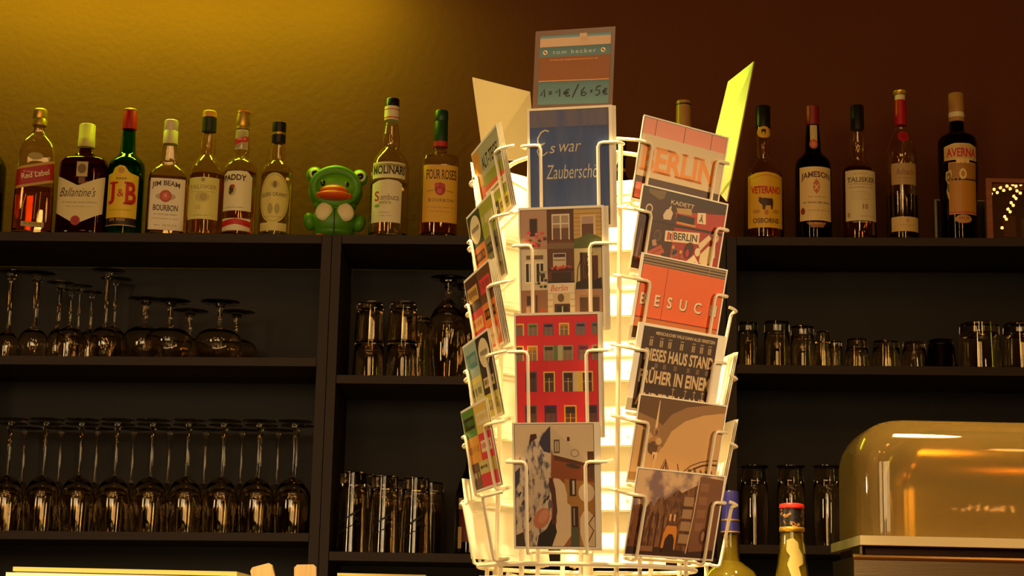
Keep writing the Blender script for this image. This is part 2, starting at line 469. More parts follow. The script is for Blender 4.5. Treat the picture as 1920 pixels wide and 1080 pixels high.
# square bourbon, white label
p = Print().rect(-31, 342, 33, 438, (236, 222, 190), 1)
p.text('JIM BEAM', -2, 357, (70, 44, 24), h=12, w=52, bold=.02, serif=.05, arc=5).ell(-2, 376, 19, 7, (190, 168, 130), 2).ell(-2, 375, 11, 11.5, (190, 70, 56), 3).ell(-2, 375, 7, 7.5, (210, 96, 78), 4).text('B', -2, 374, (240, 220, 200), h=5, layer=5)
p.text('BOURBON', -1, 397, (60, 38, 22), h=11, w=46, bold=.02, serif=.04).scrib(-22, 408, 42, 3, (160, 138, 104), 2).scrib(-26, 416, 48, 2.5, (196, 140, 120), 2, 3).scrib(-20, 428, 40, 3, (170, 148, 110), 2, 5)
fp = Print().text('JIM BEAM', 0, 259, (90, 66, 40), h=5, w=26)
bottle('square bourbon bottle with white cap, white label and red seal', 309, [(270, 11), (285, 13.5), (302, 16), (306, 17.5), (310, 16.5), (314, 20), (322, 29), (330, 34), (340, 36), (438, 36.5)], 438, TL, ex=5, dy=.85, rz=R(10), liquid=(WHISKY, 336),
       cap=(mat('white_foil_cap', (220, 198, 140), .4), [(226, 11.5), (227.5, 13), (245, 13.4), (246, 12.8), (247, 13.6), (271, 14)]), prints=[('front_label', p), ('neck_print', fp)])
# pale malt with orange topped dark cap
p = Print().rect(-33, 340, 33, 418, (226, 214, 120), 1).text('TALISKER', 0, 358, (150, 132, 66), h=7, w=56, serif=.05).ell(0, 345, 4, 4, (160, 150, 70), 2).ell(0, 377, 14, 10, (206, 190, 100), 2).ell(2, 377, 7, 7, (176, 160, 84), 3)  # yellow cast of the greenish lamp is put into this label's colours
p.text('10', -7, 396, (200, 150, 90), h=8).scrib(-24, 366, 48, 2, (190, 172, 90), 2).scrib(-22, 410, 44, 2.6, (176, 158, 80), 2, 7)
bottle('malt whisky bottle with orange topped dark cap and pale label painted lamplight yellow', 381, [(247, 11.5), (258, 14), (270, 15.5), (284, 14.5), (293, 13.5), (297, 17), (304, 22), (314, 29), (324, 32.5), (334, 33), (441, 33.5)], 440, TL, liquid=(WHISKY, 330),
       cap=(mat('orange_cap', (222, 150, 30), .4), [(209, 12), (210.5, 13.3), (221, 13.3)]), foils=[('foil_seal', mat('dark_foil', (34, 36, 26), .4), [(221, 12.8), (248, 13.2)])], prints=[('front_label', p)])
# gold capped Irish whiskey with red bands
p = Print().poly([(-31, 334), (-22, 328), (18, 328), (30, 338), (30, 402), (-31, 402)], (238, 224, 176), 1).text('PADDY', -6, 342, (60, 34, 24), h=11, w=46, bold=.03, arc=2)
p.ell(-10, 364, 8, 11, (206, 186, 120), 2).ell(-11, 362, 4.5, 8, (70, 60, 30), 3).ell(-8, 357, 3.6, 3.6, (190, 50, 40), 4).ell(-13, 368, 3, 4, (60, 90, 40), 4).scrib(-24, 395, 38, 2.4, (150, 130, 90), 2)
q = Print().rect(-31, 416, 30, 439, (236, 220, 178), 1).poly([(-31, 432), (-31, 421), (0, 416.5), (30, 421), (30, 432), (0, 427)], (196, 36, 34), 2)
n = Print().rect(-15, 246, 15, 283, (238, 224, 178), 1).poly([(-15, 264), (15, 258), (15, 268), (-15, 274)], (206, 50, 44), 2).scrib(-7, 262, 15, 5, (240, 190, 170), 3)
bottle('whiskey bottle with gold cap, white label and red bands on neck and foot', 445, [(244, 12), (248, 13.5), (282, 15), (286, 13), (290, 14.5), (297, 14.5), (300, 19), (308, 28), (316, 31.5), (324, 32), (441, 32)], 440, TL, liquid=(REDSP, 326),
       cap=(GOLD, [(212, 12), (226, 13.5), (236, 13), (238, 12.3), (240, 13), (244, 13)]), foils=[('cap_top', mat('red_cap_top', (190, 50, 40), .4), [(209.5, 11.5), (212.5, 12.6)])], prints=[('front_label', p), ('base_label', q), ('neck_label', n)])
# black capped, oval label
p = Print().ell(0, 378, 31, 47, (222, 204, 110), 1, 40).ring(0, 378, 28, 1.1, (160, 150, 60), 2, 40, ry=43.5).text('GLEN GRANT', 0, 373, (74, 62, 30), h=7, w=53, serif=.04, arc=2).ell(1, 353, 9, 8, (200, 184, 96), 2).ell(1, 353, 4, 6, (130, 106, 50), 3)
p.ell(-6, 398, 5, 10, (176, 160, 86), 2).ell(7, 398, 5, 10, (176, 160, 86), 2).scrib(-18, 412, 36, 2.4, (160, 146, 76), 2)
q = Print().rect(-28, 424, 28, 439, (220, 204, 124), 1)
bottle('small bottle with black cap and big oval yellow-green label', 514, [(268, 11.5), (280, 14), (300, 15), (306, 17.5), (312, 25), (320, 29), (328, 30), (441, 31)], 440, TL, liquid=(PALESP, 328),
       cap=(mat('black_cap', (22, 20, 18), .35), [(230, 11.5), (231, 13), (268, 13.2)]), foils=[('cap_band', GOLD, [(250, 12.9), (254, 12.9)])], prints=[('front_label', p), ('base_label', q)])
# clear anise bottle
p = Print().rect(-36, 312, 35, 342, (226, 216, 160), 1).text('MOLINARI', 0, 327, (44, 32, 24), h=16, w=66, bold=.025, serif=.03)
q = Print().poly([(-35, 352), (-20, 347), (0, 345), (20, 347), (28, 352), (27, 425), (-35, 425)], (228, 216, 172), 1).text('S', -22, 376, (190, 50, 44), h=18, bold=.01, serif=.05).text('ambuca', 4, 378, (110, 92, 60), h=11, w=36, serif=.02).text('extra', -5, 388, (130, 112, 76), h=6)
q.ell(-21, 394, 6, 3, (130, 160, 70), 2).scrib(-18, 406, 22, 2, (150, 140, 100), 2).scrib(-18, 412, 26, 2, (150, 140, 100), 2, 9)
bottle('tall clear anise liqueur bottle with black cap, right of the green duck', 727, [(233, 12.5), (246, 14.5), (264, 17), (274, 16.5), (278, 15), (284, 20), (294, 28), (304, 33.5), (316, 36), (441, 37.5)], 440, TM, liquid=(PALESP, 346),
       cap=(mat('black_cap', (22, 20, 18), .35), [(186, 12), (187.5, 13.2), (201, 13.4)]), foils=[('neck_ring', mat('cream_cap_ring', (226, 208, 160), .45), [(201, 13), (201.5, 14), (227, 14.4)]), ('ring_stripe', mat('red_cap_top', (190, 50, 40), .4), [(207, 14.3), (208.5, 14.3)]), ('ring_stripe', mat('red_cap_top', (190, 50, 40), .4), [(222, 14.6), (224, 14.6)])],
       prints=[('name_label', p), ('front_label', q)])
# yellow labelled bourbon, green cap
p = Print().rect(-33, 318, 32, 425, (222, 170, 48), 1).text('FOUR ROSES', 0, 336, (70, 40, 26), h=18, w=56, bold=.012, serif=.03).ell(-2, 363, 10, 12, (170, 40, 44), 2).ell(-8, 356, 4.5, 4.5, (196, 70, 66), 3).ell(3, 357, 4.5, 4.5, (190, 60, 60), 3).ell(-3, 367, 5, 5, (206, 84, 76), 3).stroke([(-26, 368), (-14, 366)], 1.2, (120, 90, 40), 2).stroke([(10, 366), (23, 368)], 1.2, (120, 90, 40), 2)
p.text('BOURBON', 0, 384, (80, 56, 24), h=6, w=46, space=1.3).scrib(-26, 396, 52, 3, (178, 134, 40), 2).scrib(-24, 404, 48, 2.6, (178, 134, 40), 2, 4)
bottle('bourbon bottle with dark green capsule and yellow label with red roses', 821, [(276, 11.5), (287, 12), (291, 16), (294, 28), (299, 34), (308, 35.5), (443, 36.5)], 442, TM, ex=3.2, rz=R(8), liquid=(REDSP, 405),
       cap=(mat('green_foil_cap', (22, 62, 28), .4), [(208.5, 12), (210, 13), (228, 13), (229, 12.5), (230, 13), (268, 13.3)]), foils=[('neck_ring', mat('red_cap_top', (190, 50, 40), .4), [(267, 13), (277, 13.5)])], prints=[('front_label', p)])
# two bottles partly hidden behind the stand, one cut by the picture edge
bottle('dark bottle with ringed neck glimpsed between the top wires of the stand', 1160, [(300, 11), (330, 13), (350, 30), (362, 34), (446, 35)], 446, TM, glass=BLACKG,
       cap=(mat('dark_brown_cap', (44, 22, 14), .4), [(262, 11), (264, 13), (296, 13)]), foils=[('neck_label', mat('pale_pink_band', (190, 120, 90), .5), [(318, 12.6), (324, 13)])])
bottle('bottle with tan gold capsule rising behind the orange lettered card', 1281, [(240, 12), (290, 13), (310, 30), (325, 34), (446, 35)], 446, TM, glass=DGREENG,
       cap=(mat('tan_foil_cap', (176, 128, 62), .35), [(190, 13), (191, 14.2), (240, 14.6)]), foils=[('cap_band', mat('dark_foil', (34, 36, 26), .4), [(196, 14), (199, 14)])])
bottle('dark bottle cut off by the edge, beside the slanted red label', -33, [(262, 13), (285, 16), (302, 30), (315, 35), (436, 36)], 435, TL, glass=BLACKG, cap=(mat('black_cap', (22, 20, 18), .35), [(225, 13), (262, 13.3)]))
# yellow bull label
p = Print().poly([(-38, 338), (-20, 333), (0, 331), (20, 333), (38, 338), (37, 435), (-38, 435)], (226, 172, 44), 1)
p.stroke([(-33, 425), (-33, 343), (0, 337), (33, 343), (33, 425)], 1, (180, 116, 36), 2).text('VETERANO', 0, 365, RED, h=14, w=60, bold=.035, serif=.03)
p.poly([(-13, 378), (-9, 381), (-4, 380), (4, 381), (12, 381), (13, 388), (12, 400), (9, 402), (8, 394), (-1, 394), (-3, 402), (-7, 402), (-8, 393), (-13, 389), (-15, 385)], (66, 34, 20), 3).stroke([(-15, 379), (-13, 381), (-8, 379)], 1.3, (66, 34, 20), 3)
p.ell(-19, 405, 7, 4, (196, 138, 40), 2).ell(0, 407, 4, 5, (190, 120, 36), 2).ell(19, 405, 7, 4, (196, 138, 40), 2).text('OSBORNE', 0, 422, (74, 40, 22), h=9, w=52, bold=.015, serif=.04)
n = Print().ell(0, 251, 15.5, 11, (222, 170, 40), 1).ell(-1, 248, 5, 3, (40, 28, 18), 2).rect(-5, 248, -3.5, 254, (40, 28, 18), 2).rect(1.5, 248, 3, 254, (40, 28, 18), 2)
bottle('brandy bottle with black cap and yellow label showing a black bull', 1432, [(239, 12), (256, 13.5), (292, 12.5), (300, 15), (310, 23), (320, 31), (330, 36), (342, 37.5), (442, 38)], 440, TR, liquid=(WHISKY, 334),
       cap=(mat('black_cap', (22, 20, 18), .35), [(200, 12.8), (201.5, 14), (240, 13.6)]), prints=[('front_label', p), ('neck_tag', n)])
# dark green Irish whiskey
p = Print().rect(-34, 321, 34, 421, (228, 196, 128), 1).text('JAMESON', 0, 341, (96, 44, 26), h=14, w=60, bold=.02, serif=.05, arc=4).poly([(0, 343), (6, 352), (6, 364), (0, 372), (-6, 364), (-6, 352)], (200, 110, 60), 2).stroke([(-4, 354), (4, 364)], 1.6, (240, 210, 160), 3).stroke([(4, 354), (-4, 364)], 1.6, (240, 210, 160), 3)
p.scrib(-26, 386, 52, 4, (120, 84, 44), 2).scrib(-18, 376, 36, 2.4, (170, 130, 80), 2, 4).ell(-27, 403, 5, 6.5, (150, 52, 34), 2).scrib(-18, 401, 48, 3, (176, 136, 84), 2, 8)
n = Print().rect(-7.5, 238, 6.5, 268, (206, 176, 112), 1).ell(-1, 274, 8.5, 9, (190, 84, 50), 2).ell(-1, 274, 5, 5, (214, 120, 76), 3)
q = Print().poly([(-20, 424), (20, 424), (12, 434), (-10, 434)], (150, 92, 40), 1).scrib(-14, 425, 30, 4, (220, 160, 80), 2)
bottle('dark green whiskey bottle with red cap and cream label', 1526, [(236, 12), (262, 14), (286, 15.5), (292, 20), (299, 28), (307, 33), (318, 34), (445, 34.5)], 443, TR, glass=DGREENG, liquid=(mat('green_seen_spirit', (170, 196, 60), 0, trans=1, ior=1.33), 320),
       cap=(mat('dark_red_cap', (130, 24, 20), .4), [(200, 11.5), (201, 12.5), (236, 12.6)]), prints=[('front_label', p), ('neck_label', n), ('lower_label', q)])
# malt, cream label, 10
p = Print().rect(-33, 327, 33, 421, (216, 194, 142), 1).text('TALISKER', 0, 345, (92, 66, 34), h=9, w=58, bold=.01, serif=.05).scrib(-22, 352, 44, 2.4, (150, 118, 74), 2).scrib(-24, 358, 48, 2.4, (150, 118, 74), 2, 3).scrib(-18, 333, 30, 1.8, (170, 140, 94), 2, 4)
for k in range(4): p.scrib(-22, 367+4.4*k, 40, 1.6, (176, 148, 100), 2, k)
p.text('10', 6, 395, (90, 58, 32), h=9, bold=.01, serif=.04).scrib(-4, 412, 34, 2, (170, 140, 94), 2, 6).ell(-26, 410, 3, 5, (170, 136, 80), 2)
q = Print().scrib(-18, 422.5, 36, 2.4, (220, 200, 150), 1, 3)
bottle('malt whisky bottle with black cap and cream label beside the dark green bottle', 1611, [(243, 12), (256, 14), (268, 16), (280, 16.5), (294, 13), (300, 15), (310, 24), (318, 30), (327, 33), (446, 34)], 445, TR, liquid=(WHISKY, 318),
       cap=(mat('black_cap', (22, 20, 18), .35), [(199, 11.5), (200.5, 12.5), (244, 12.8)]), prints=[('front_label', p), ('base_print', q)])
# tall brandy, red foil neck
p = Print().rect(-27, 313, 25, 353, (176, 140, 82), 1).text('Asbach', 0, 329, (130, 60, 40), h=11, w=34, serif=.04).scrib(-12, 340, 24, 2, (130, 90, 56), 2)
q = Print().rect(-29, 413, 30, 440, (212, 176, 106), 1).text('A', 2, 420, (180, 90, 60), h=6, shear=.2).scrib(-16, 428, 36, 2, (170, 130, 76), 2)
n = Print().ell(0, 261, 10.5, 10.5, (186, 30, 34), 1).ell(0, 261, 7, 7, (160, 22, 28), 2)
bottle('slender brandy bottle with crown cap, red foil neck and red seal', 1693, [(189, 9), (236, 11), (246, 14), (262, 21), (276, 27), (286, 29), (300, 29.5), (444, 30)], 443, TR, liquid=(DARKSP, 370),
       cap=(GOLD, [(170.5, 11), (172, 13.4), (178, 12.6), (180, 10.5)]), foils=[('neck_ring', mat('cream_cap_ring', (226, 208, 160), .45), [(180, 9.3), (189, 9.6)]), ('foil_seal', mat('red_foil_cap', (172, 10, 22), .4), [(189, 10), (236, 11.2)])], prints=[('front_label', p), ('base_label', q), ('round_seal', n)])
# amaro, amber outline label
p = Print().poly([(-36, 283), (-15, 278), (15, 278), (33, 283), (33, 309), (-36, 309)], (226, 176, 96), 1).poly([(-34, 285), (-14, 280.5), (14, 280.5), (31, 285), (31, 307), (-34, 307)], (206, 170, 104), 2).text('AVERNA', -1, 295, RED, h=16, w=60, bold=.03, serif=.03)
p.rect(-27, 313, 30, 409, (214, 178, 110), 1).rect(-26, 314, 29, 344, (168, 112, 34), 2).rect(-26, 347, 29, 408, (190, 124, 30), 2)
for k, (a, b) in enumerate(((-8, 311), (0, 311), (9, 311))): p.ell(a, b, 4.5, 4.5, (232, 190, 120), 3)
p.ell(0, 335, 7, 10, (240, 206, 140), 3).ell(0, 335, 4, 6, (196, 130, 50), 4).poly([(-33, 330), (-22, 326), (-20, 336), (-24, 352), (-22, 372), (-28, 380), (-32, 366), (-29, 352), (-34, 342)], (214, 178, 110), 2).ell(-27, 340, 4.5, 9, (120, 110, 50), 3).ell(-27, 360, 3.5, 8, (120, 110, 50), 3)
p.scrib(-18, 384, 40, 2, (150, 96, 24), 3).rect(-26, 404, 29, 408, (190, 80, 40), 3)
q = Print().ell(0, 418, 16, 8, (190, 130, 60), 1).scrib(-9, 414, 18, 6, (150, 60, 40), 2)
bottle('herb liqueur bottle with tan capsule and amber shield label', 1799.5, [(230, 13), (246, 14.5), (252, 18), (257, 30), (263, 35.5), (272, 36.5), (340, 36.5), (380, 34), (444, 33.5)], 443, TR, glass=mat('olive_bottle_glass', (96, 82, 30), .02, trans=1, ior=1.3), liquid=(DARKSP, 424),
       cap=(mat('tan_foil_cap', (176, 128, 62), .35), [(176.5, 13.5), (178, 14.6), (213, 14.8)]), foils=[('cap_band', mat('cream_cap_ring', (226, 208, 160), .45), [(213, 14.4), (222, 14.7)]), ('cap_skirt', mat('tan_foil_cap', (176, 128, 62), .35), [(222, 14.2), (230, 14.6)])], prints=[('front_label', p), ('base_label', q)])

# ------------------------------------------------------------------ rubber duck in a frog hood
def duck():
    x0, yb, Yc = 627, 440, YF+.085
    P = U(x0, yb, Yc); s = S(x0, yb, Yc); z0 = TL.z(U(610, yb, Yc).x)
    o = thing('toy_duck', 'green rubber duck figurine dressed in a frog hood with bulging eyes', 'toy', (P.x, Yc, z0+.004), R(4))
    G = mat('green_rubber', (84, 146, 20), .42, noise=((72, 132, 16), 9, .3, .8)); G2 = mat('light_green_rubber', (104, 170, 26), .42)
    OR = mat('orange_rubber', (224, 92, 20), .38); W = mat('cream_rubber', (226, 212, 160), .45); K = mat('black_eye_paint', (18, 14, 12), .2)
    def at(x, y, d=0): return ((x-x0)*s, d*s, (yb-y)*s)
    def el(mb, x, y, rx, rz, ry, m, d=0, rot=0):
        return mb.ball(at(x, y, d), (rx*s, ry*s, rz*s), m, X=Matrix.Rotation(rot, 3, 'Y') if rot else None)
    b = MB(); el(b, 626, 404, 43, 37, 36, G); el(b, 626, 425, 38, 14, 33, G); el(b, 626, 372, 40, 20, 34, G); b.obj('body', o)
    h = MB(); el(h, 626, 343, 51, 42, 43, G, 4); h.obj('frog_hood', o)
    rim = []
    for k in range(48):
        q = 2*math.pi*k/48; rim.append(at(626+40*math.cos(q), 341-31*math.sin(q), -30+8*abs(math.cos(q))))
    MB().tube(rim, 9*s, G, closed=True, n=12).obj('hood_rim', o)
    for x, y in ((586, 315), (670, 317)):
        e = MB(); el(e, x, y, 16, 16, 15, G, -4); e = e.obj('frog_eye', o)
        w_ = MB(); el(w_, x+1, y+.5, 11, 11, 5, W, -16); w_.obj('eye_white', e)
        k = MB(); el(k, x+1, y+1, 6.4, 6.4, 3, K, -20.5); k.obj('pupil', e)
    f = MB(); el(f, 629, 340, 36, 25, 20, G2, -22); f.obj('duck_face', o)
    bk = MB(); el(bk, 624, 354, 26, 12, 19, OR, -40); el(bk, 624, 361, 31, 8, 22, OR, -40); el(bk, 597, 361, 6, 6, 8, OR, -36); el(bk, 652, 361, 6, 6, 8, OR, -36); bk = bk.obj('beak', o)
    l = MB(); el(l, 624, 366.5, 24, 4.5, 18, mat('dark_orange_rubber', (196, 62, 16), .4), -40); l.obj('lower_beak', bk)
    for x, y in ((603, 338), (647, 339.5)):
        e = MB(); el(e, x, y, 4.6, 6, 3, K, -37); el(e, x-1.5, y-2.5, 1.4, 1.4, 1, W, -40); e.obj('duck_eye', o)
    for x, a in ((607, .35), (647, -.35)):
        e = MB(); el(e, x, 391, 15.5, 18, 6, W, -31, a); e.obj('belly_patch', o)
    for x, a in ((580, -.2), (673, .2)):
        e = MB(); el(e, x, 406, 11.5, 17, 14, G, -8, a); e.obj('arm', o)
    for x in (601, 652):
        e = MB(); el(e, x, 436.5, 11, 4, 15, OR, -22); e.obj('foot', o)
    MB().tube([at(626.5, y, -d) for y, d in ((384, 31.5), (395, 35.5), (405, 36.6), (416, 36), (426, 35.0), (434, 32.5))], 1.1*s, mat('dark_green_seam', (20, 54, 16), .5), n=6).obj('zip_seam', o)
duck()

# ------------------------------------------------------------------ framed things at the right of the top boards
def quadfn(TLc, TRc, BRc, BLc, W, H, n):
    def fn(u, v, layer):
        a, b = u/W, v/H
        top = TLc.lerp(TRc, a); bot = BLc.lerp(BRc, a)
        return top.lerp(bot, b)+n*(.0003+.00014*layer)
    return fn
def pic():
    Y = YF+.05
    a, b = U(1848, 440, Y), U(2010, 440, Y); zt = U(1848, 337, Y).z; z0 = TR.z(a.x)
    o = thing('picture_frame', 'small reddish wood picture frame reflecting fairy lights at the right edge', 'picture frame', ((a.x+b.x)/2, Y, z0))
    W, H = b.x-a.x, zt-z0; t = 11*S(1848, 400, Y)
    wood = mat('reddish_frame_wood', (150, 84, 48), .4, noise=((120, 60, 34), 8, .3, .8), stretch=(1, 1, 9))
    m = MB(); d = .016
    for x0, x1, z_0, z_1 in ((-W/2, -W/2+t, 0, H), (W/2-t, W/2, 0, H), (-W/2+t, W/2-t, H-t*.7, H), (-W/2+t, W/2-t, 0, t*.5)):
        m.box((x0, -d, z_0), (x1, 0, z_1), wood)
    m.obj('frame', o)
    im = Print(); Wm, Hm = W-2*t, H
    im.rect(0, 0, 100, 66, (70, 34, 22), 1).rect(0, 0, 100, 7, (150, 96, 60), 2).rect(16, 38, 32, 62, (104, 60, 40), 2).rect(40, 40, 49, 64, (88, 70, 44), 2).rect(60, 44, 80, 64, (90, 50, 34), 2)
    n = Vector((0, -1, 0)); p = [Vector(q) for q in ((-W/2+t, -.003, H-t*.7), (W/2-t, -.003, H-t*.7), (W/2-t, -.003, t*.5), (-W/2+t, -.003, t*.5))]
    im.into(MB(), quadfn(*p, 100, 66, n)).obj('picture', o)
    MB().box((-W/2+t, -.0075, t*.5), (W/2-t, -.0055, H-t*.7), GLASS).obj('glass_pane', o)
    MB().box((-W/2+.004, 0, .004), (W/2-.004, .004, H-.004), SHELF).obj('backing', o)
    return Y-.0075, z0
PANE_Y, _ = pic()
def plaque():
    Y = YF+.20
    a, b = U(1756, 440, Y), U(1852, 440, Y); zt = U(1756, 374, Y).z; z0 = TR.z(a.x)
    o = thing('framed_card', 'dark card with thin pale edging standing behind the amber labelled bottle', 'card', ((a.x+b.x)/2, Y, z0))
    W, H = b.x-a.x, zt-z0
    MB().box((-W/2, 0, 0), (W/2, .004, H), mat('dark_card', (30, 22, 18), .4)).obj('card', o)
    E_ = mat('pale_edging', (176, 160, 130), .5); m = MB()
    m.box((-W/2-.002, -.002, 0), (-W/2+.002, .005, H), E_).box((W/2-.002, -.002, 0), (W/2+.002, .005, H), E_).box((-W/2+.002, -.002, H-.003), (W/2-.002, .005, H), E_)
    m.obj('edging', o)
plaque()

# ------------------------------------------------------------------ glasses, standing upside down on the boards
EPS = .0004
GAP = .0012
def place(o, x, y, Y, board):
    P = U(x, y, Y); o.location = (P.x, Y, board.z(P.x)+GAP); return o
ORD = ['first', 'second', 'third', 'fourth', 'fifth', 'sixth', 'seventh', 'eighth', 'ninth', 'tenth']
def stemware(name, label, cat, group, x, y, Y, board, yfoot, ybowl, rim, mx, foot, stem=2.6, mxf=.5, knob=0, thin=1.1):
    """upside-down stemmed glass: rim on the board, foot in the air; sizes in picture pixels"""
    P = U(x, y, Y); s = S(x, y, Y); z0 = board.z(P.x); X = P.x
    hz = lambda q: U(x, q, Y).z-z0
    H, zb = hz(yfoot), hz(ybowl); t = thin/1000; rim, mx, foot, stem = [v*s for v in (rim, mx, foot, stem)]
    o = thing(name, label, cat, (P.x, Y, z0+GAP), 0, group)
    out = []
    for k in range(15):
        f = k/14
        if f < mxf: r = rim+(mx-rim)*math.sin(f/mxf*math.pi/2)
        else:
            g = (f-mxf)/(1-mxf); r = mx*math.sqrt(max(1-g**2.2, 0))
        out.append((f*zb, max(r, stem*1.2 if f > .9 else EPS)))
    out[-1] = (zb, stem*1.25)
    inn = [(z*.965, max(r-t, EPS)) for z, r in out[:-2]]+[(zb*.95, EPS)]
    prof = inn[::-1]; prof[-1] = (0, rim-t*.8)
    MB().lathe(prof+out+[(zb, EPS)], GLASS, 36).obj('bowl', o)
    zf = H-.0065
    st = [(zb+.0001, stem*1.25), (zb+(zf-zb)*.12, stem*.95), (zb+(zf-zb)*.5, stem*.85), (zb+(zf-zb)*.85, stem*1.1), (zf, stem*2.2)]
    if knob: st[4:4] = [(zb+(zf-zb)*.88, stem*1.1), (zb+(zf-zb)*.91, stem*2.1), (zb+(zf-zb)*.94, stem*1.3)]
    MB().lathe(st, GLASS, 16).obj('stem', o)
    MB().lathe([(zf+.0001, stem*2.2), (zf+.002, foot*.45), (H-.0022, foot*.98), (H-.001, foot), (H, foot*.985), (H, EPS)], GLASS, 36).obj('foot', o)
    return o
G1 = 'upside-down wine glasses on the lowest visible left shelf'
front = [7+67.2*k for k in range(9)]
w0 = None
for k, x in enumerate(front):
    lb = '%s wine glass from the left in the front row, upside down' % ORD[k]
    if w0 is None:
        w0 = stemware('wine_glass', lb, 'wine glass', G1, 211, 985, YF+.048, L3, 788, 893, 30, 33, 32.5, 2.7, .52)
        o = w0
    else: o = copy_tree(w0)
    o['label'] = lb
    place(o, x, 985, YF+.048, L3)
for row, (Y, xs, wd) in enumerate(((YF+.135, [16+67.5*k for k in range(9)], 'middle'), (YF+.222, [45+68*k for k in range(8)], 'rear'))):
    for k, x in enumerate(xs):
        o = copy_tree(w0); o['label'] = '%s wine glass from the left in the %s row behind the front glasses' % (ORD[k], wd)
        place(o, x, 845, Y, L3)
G2 = 'upside-down cocktail glasses on the upper left shelf'
for k, (x, Y, yf, ybw, rim, mx, ft, st, lb) in enumerate((
    (11, YF+.06, 510, 622, 19, 21, 26, 4, 'long-stemmed glass at the very left edge of the upper shelf'),
    (60, YF+.05, 513, 616, 24, 28, 33, 5.4, 'thick-stemmed upside-down glass with broad foot, second on the upper shelf'),
    (104, YF+.09, 531, 617, 15, 18, 26, 4, 'upside-down glass with stout bright stem, beside the broad footed one'),
    (126, YF+.036, 544, 612, 20, 22, 17, 2.6, 'short upside-down glass standing in front of the stout stemmed one'),
    (142, YF+.18, 536, 618, 18, 20, 22, 2.4, 'upside-down glass with thin stem behind the short one'),
    (165, YF+.118, 548, 618, 17, 19, 20, 2.6, 'upside-down glass with thin stem left of the tallest pair'),
    (193, YF+.05, 508, 612, 21, 27, 31, 3.2, 'tallest upside-down glass on the upper shelf, foot nearly at the board above'),
    (209, YF+.225, 524, 612, 22, 26, 30, 2.8, 'upside-down glass just behind the tallest one'))):
    stemware('cocktail_glass', lb, 'glass', G2, x, 668, Y, L2, yf, ybw, rim, mx, ft, st, .5, knob=1 if k in (0, 1, 6) else 0)
G3 = 'upside-down brandy snifters on the upper left shelf'
for x, Y, yf, lb in ((315, YF+.05, 565, 'left brandy snifter of the front pair, upside down'), (408, YF+.05, 567, 'right brandy snifter of the front pair, upside down'),
                     (352, YF+.16, 584, 'brandy snifter behind, seen between the front pair'), (440, YF+.16, 586, 'rear brandy snifter farthest right, nearest the divider'), (268, YF+.15, 562, 'rear brandy snifter peeking out at the left of the front pair')):
    sz = 1 if Y < YF+.1 else .93
    stemware('brandy_snifter', lb, 'glass', G3, x, 668, Y, L2, yf, yf+49, 30*sz, 44*sz, 37*sz, 5, .55, knob=1)
stemware('beer_glass', 'tall upside-down tulip beer glass beside the left edge of the postcards', 'beer glass', None, 836, 703, YF+.06, M2, 522, 566, 30, 37, 34, 8, .55, knob=1)
stemware('beer_glass', 'tulip beer glass standing behind the other, mostly hidden by postcards', 'beer glass', None, 868, 703, YF+.17, M2, 536, 578, 28, 34, 31, 7, .55, knob=1)

def tumbler(name, label, cat, group, x, y, Y, board, ytop, rim, top, base=10, prints=None, lift=0, mt=GLASS, thin=1.8, waist=None):
    """upside-down beaker: rim below, thick base above; sizes in picture pixels"""
    P = U(x, y, Y); s = S(x, y, Y); z0 = board.z(P.x)+GAP+lift
    H = U(x, ytop, Y).z-z0; t = thin/1000; b = base*s; rim, top = rim*s, top*s
    o = thing(name, label, cat, (P.x, Y, z0), 0, group)
    mid = [(H*f, rim+(top-rim)*f+(waist*s*math.sin(f*math.pi) if waist else 0)) for f in (0, .15, .3, .45, .6, .75, .88)]+[(H-.002, top), (H, top-.002)]
    inn = [(z, r-t) for z, r in mid if z < H-b-.004]
    pr = [(H-b, EPS), (H-b, inn[-1][1]*.8)]+inn[::-1]+mid+[(H, EPS)]
    MB().lathe(pr, mt, 36).obj('beaker', o)
    if prints:
        def rad(z): return rim+(top-rim)*z/H
        def fn(u, v, layer):
            z = H-v*s; r = rad(z)+.0003+.0001*layer; q = u*s/r
            return (r*math.sin(q), -r*math.cos(q), z)
        prints.into(MB(), fn, 3).obj('printed_script', o)
    return o, H
G4 = 'nested tumblers in the middle unit'
for x, lb in ((690, 'left'), (752, 'right')):
    _, H = tumbler('tumbler', 'lower tumbler of the %s nested pair in the middle unit' % lb, 'glass', G4, x, 702, YF+.055, M2, 640, 30, 27, 8)
    tumbler('tumbler', 'upper tumbler of the %s nested pair in the middle unit' % lb, 'glass', G4, x, 702, YF+.055, M2, 568, 29, 25, 13, lift=H+.0006)
_, H = tumbler('tumbler', 'tumbler standing behind, right of the right nested pair', 'glass', G4, 782, 702, YF+.17, M2, 596, 25, 22, 9)
G5 = 'tall printed glasses in the middle unit'
for k, (x, yt, lb) in enumerate(((658, 886, 'left tall glass with black script, under the nested tumblers'), (718, 893, 'middle tall glass with black script of three in a row'), (777, 896, 'right tall glass with black script of three in a row'))):
    pr = Print()
    for (a, b), (c_, d) in (((-20, 96), (8, 78)), ((-8, 86), (16, 71)), ((-24, 116), (4, 100)), ((6, 84), (16, 92)), ((4, 92), (18, 84)), ((10, 100), (20, 96))):
        pr.stroke([(a, b), ((a+c_)/2, (b+d)/2-1), (c_, d)], 2, (20, 14, 10), 1)
    tumbler('tall_glass', lb, 'glass', G5, x, 1033, YF+.05, M3, yt, 30, 24.5, 22, prints=pr)
for k, (x, yt, lb) in enumerate(((682, 890, 'plain tall glass behind, between the left and middle printed ones'), (742, 900, 'plain tall glass behind, between the middle and right printed ones'), (806, 905, 'plain tall glass behind, right of the printed row'))):
    tumbler('tall_glass', lb, 'glass', G5, x, 1033, YF+.16, M3, yt, 27, 22, 18)
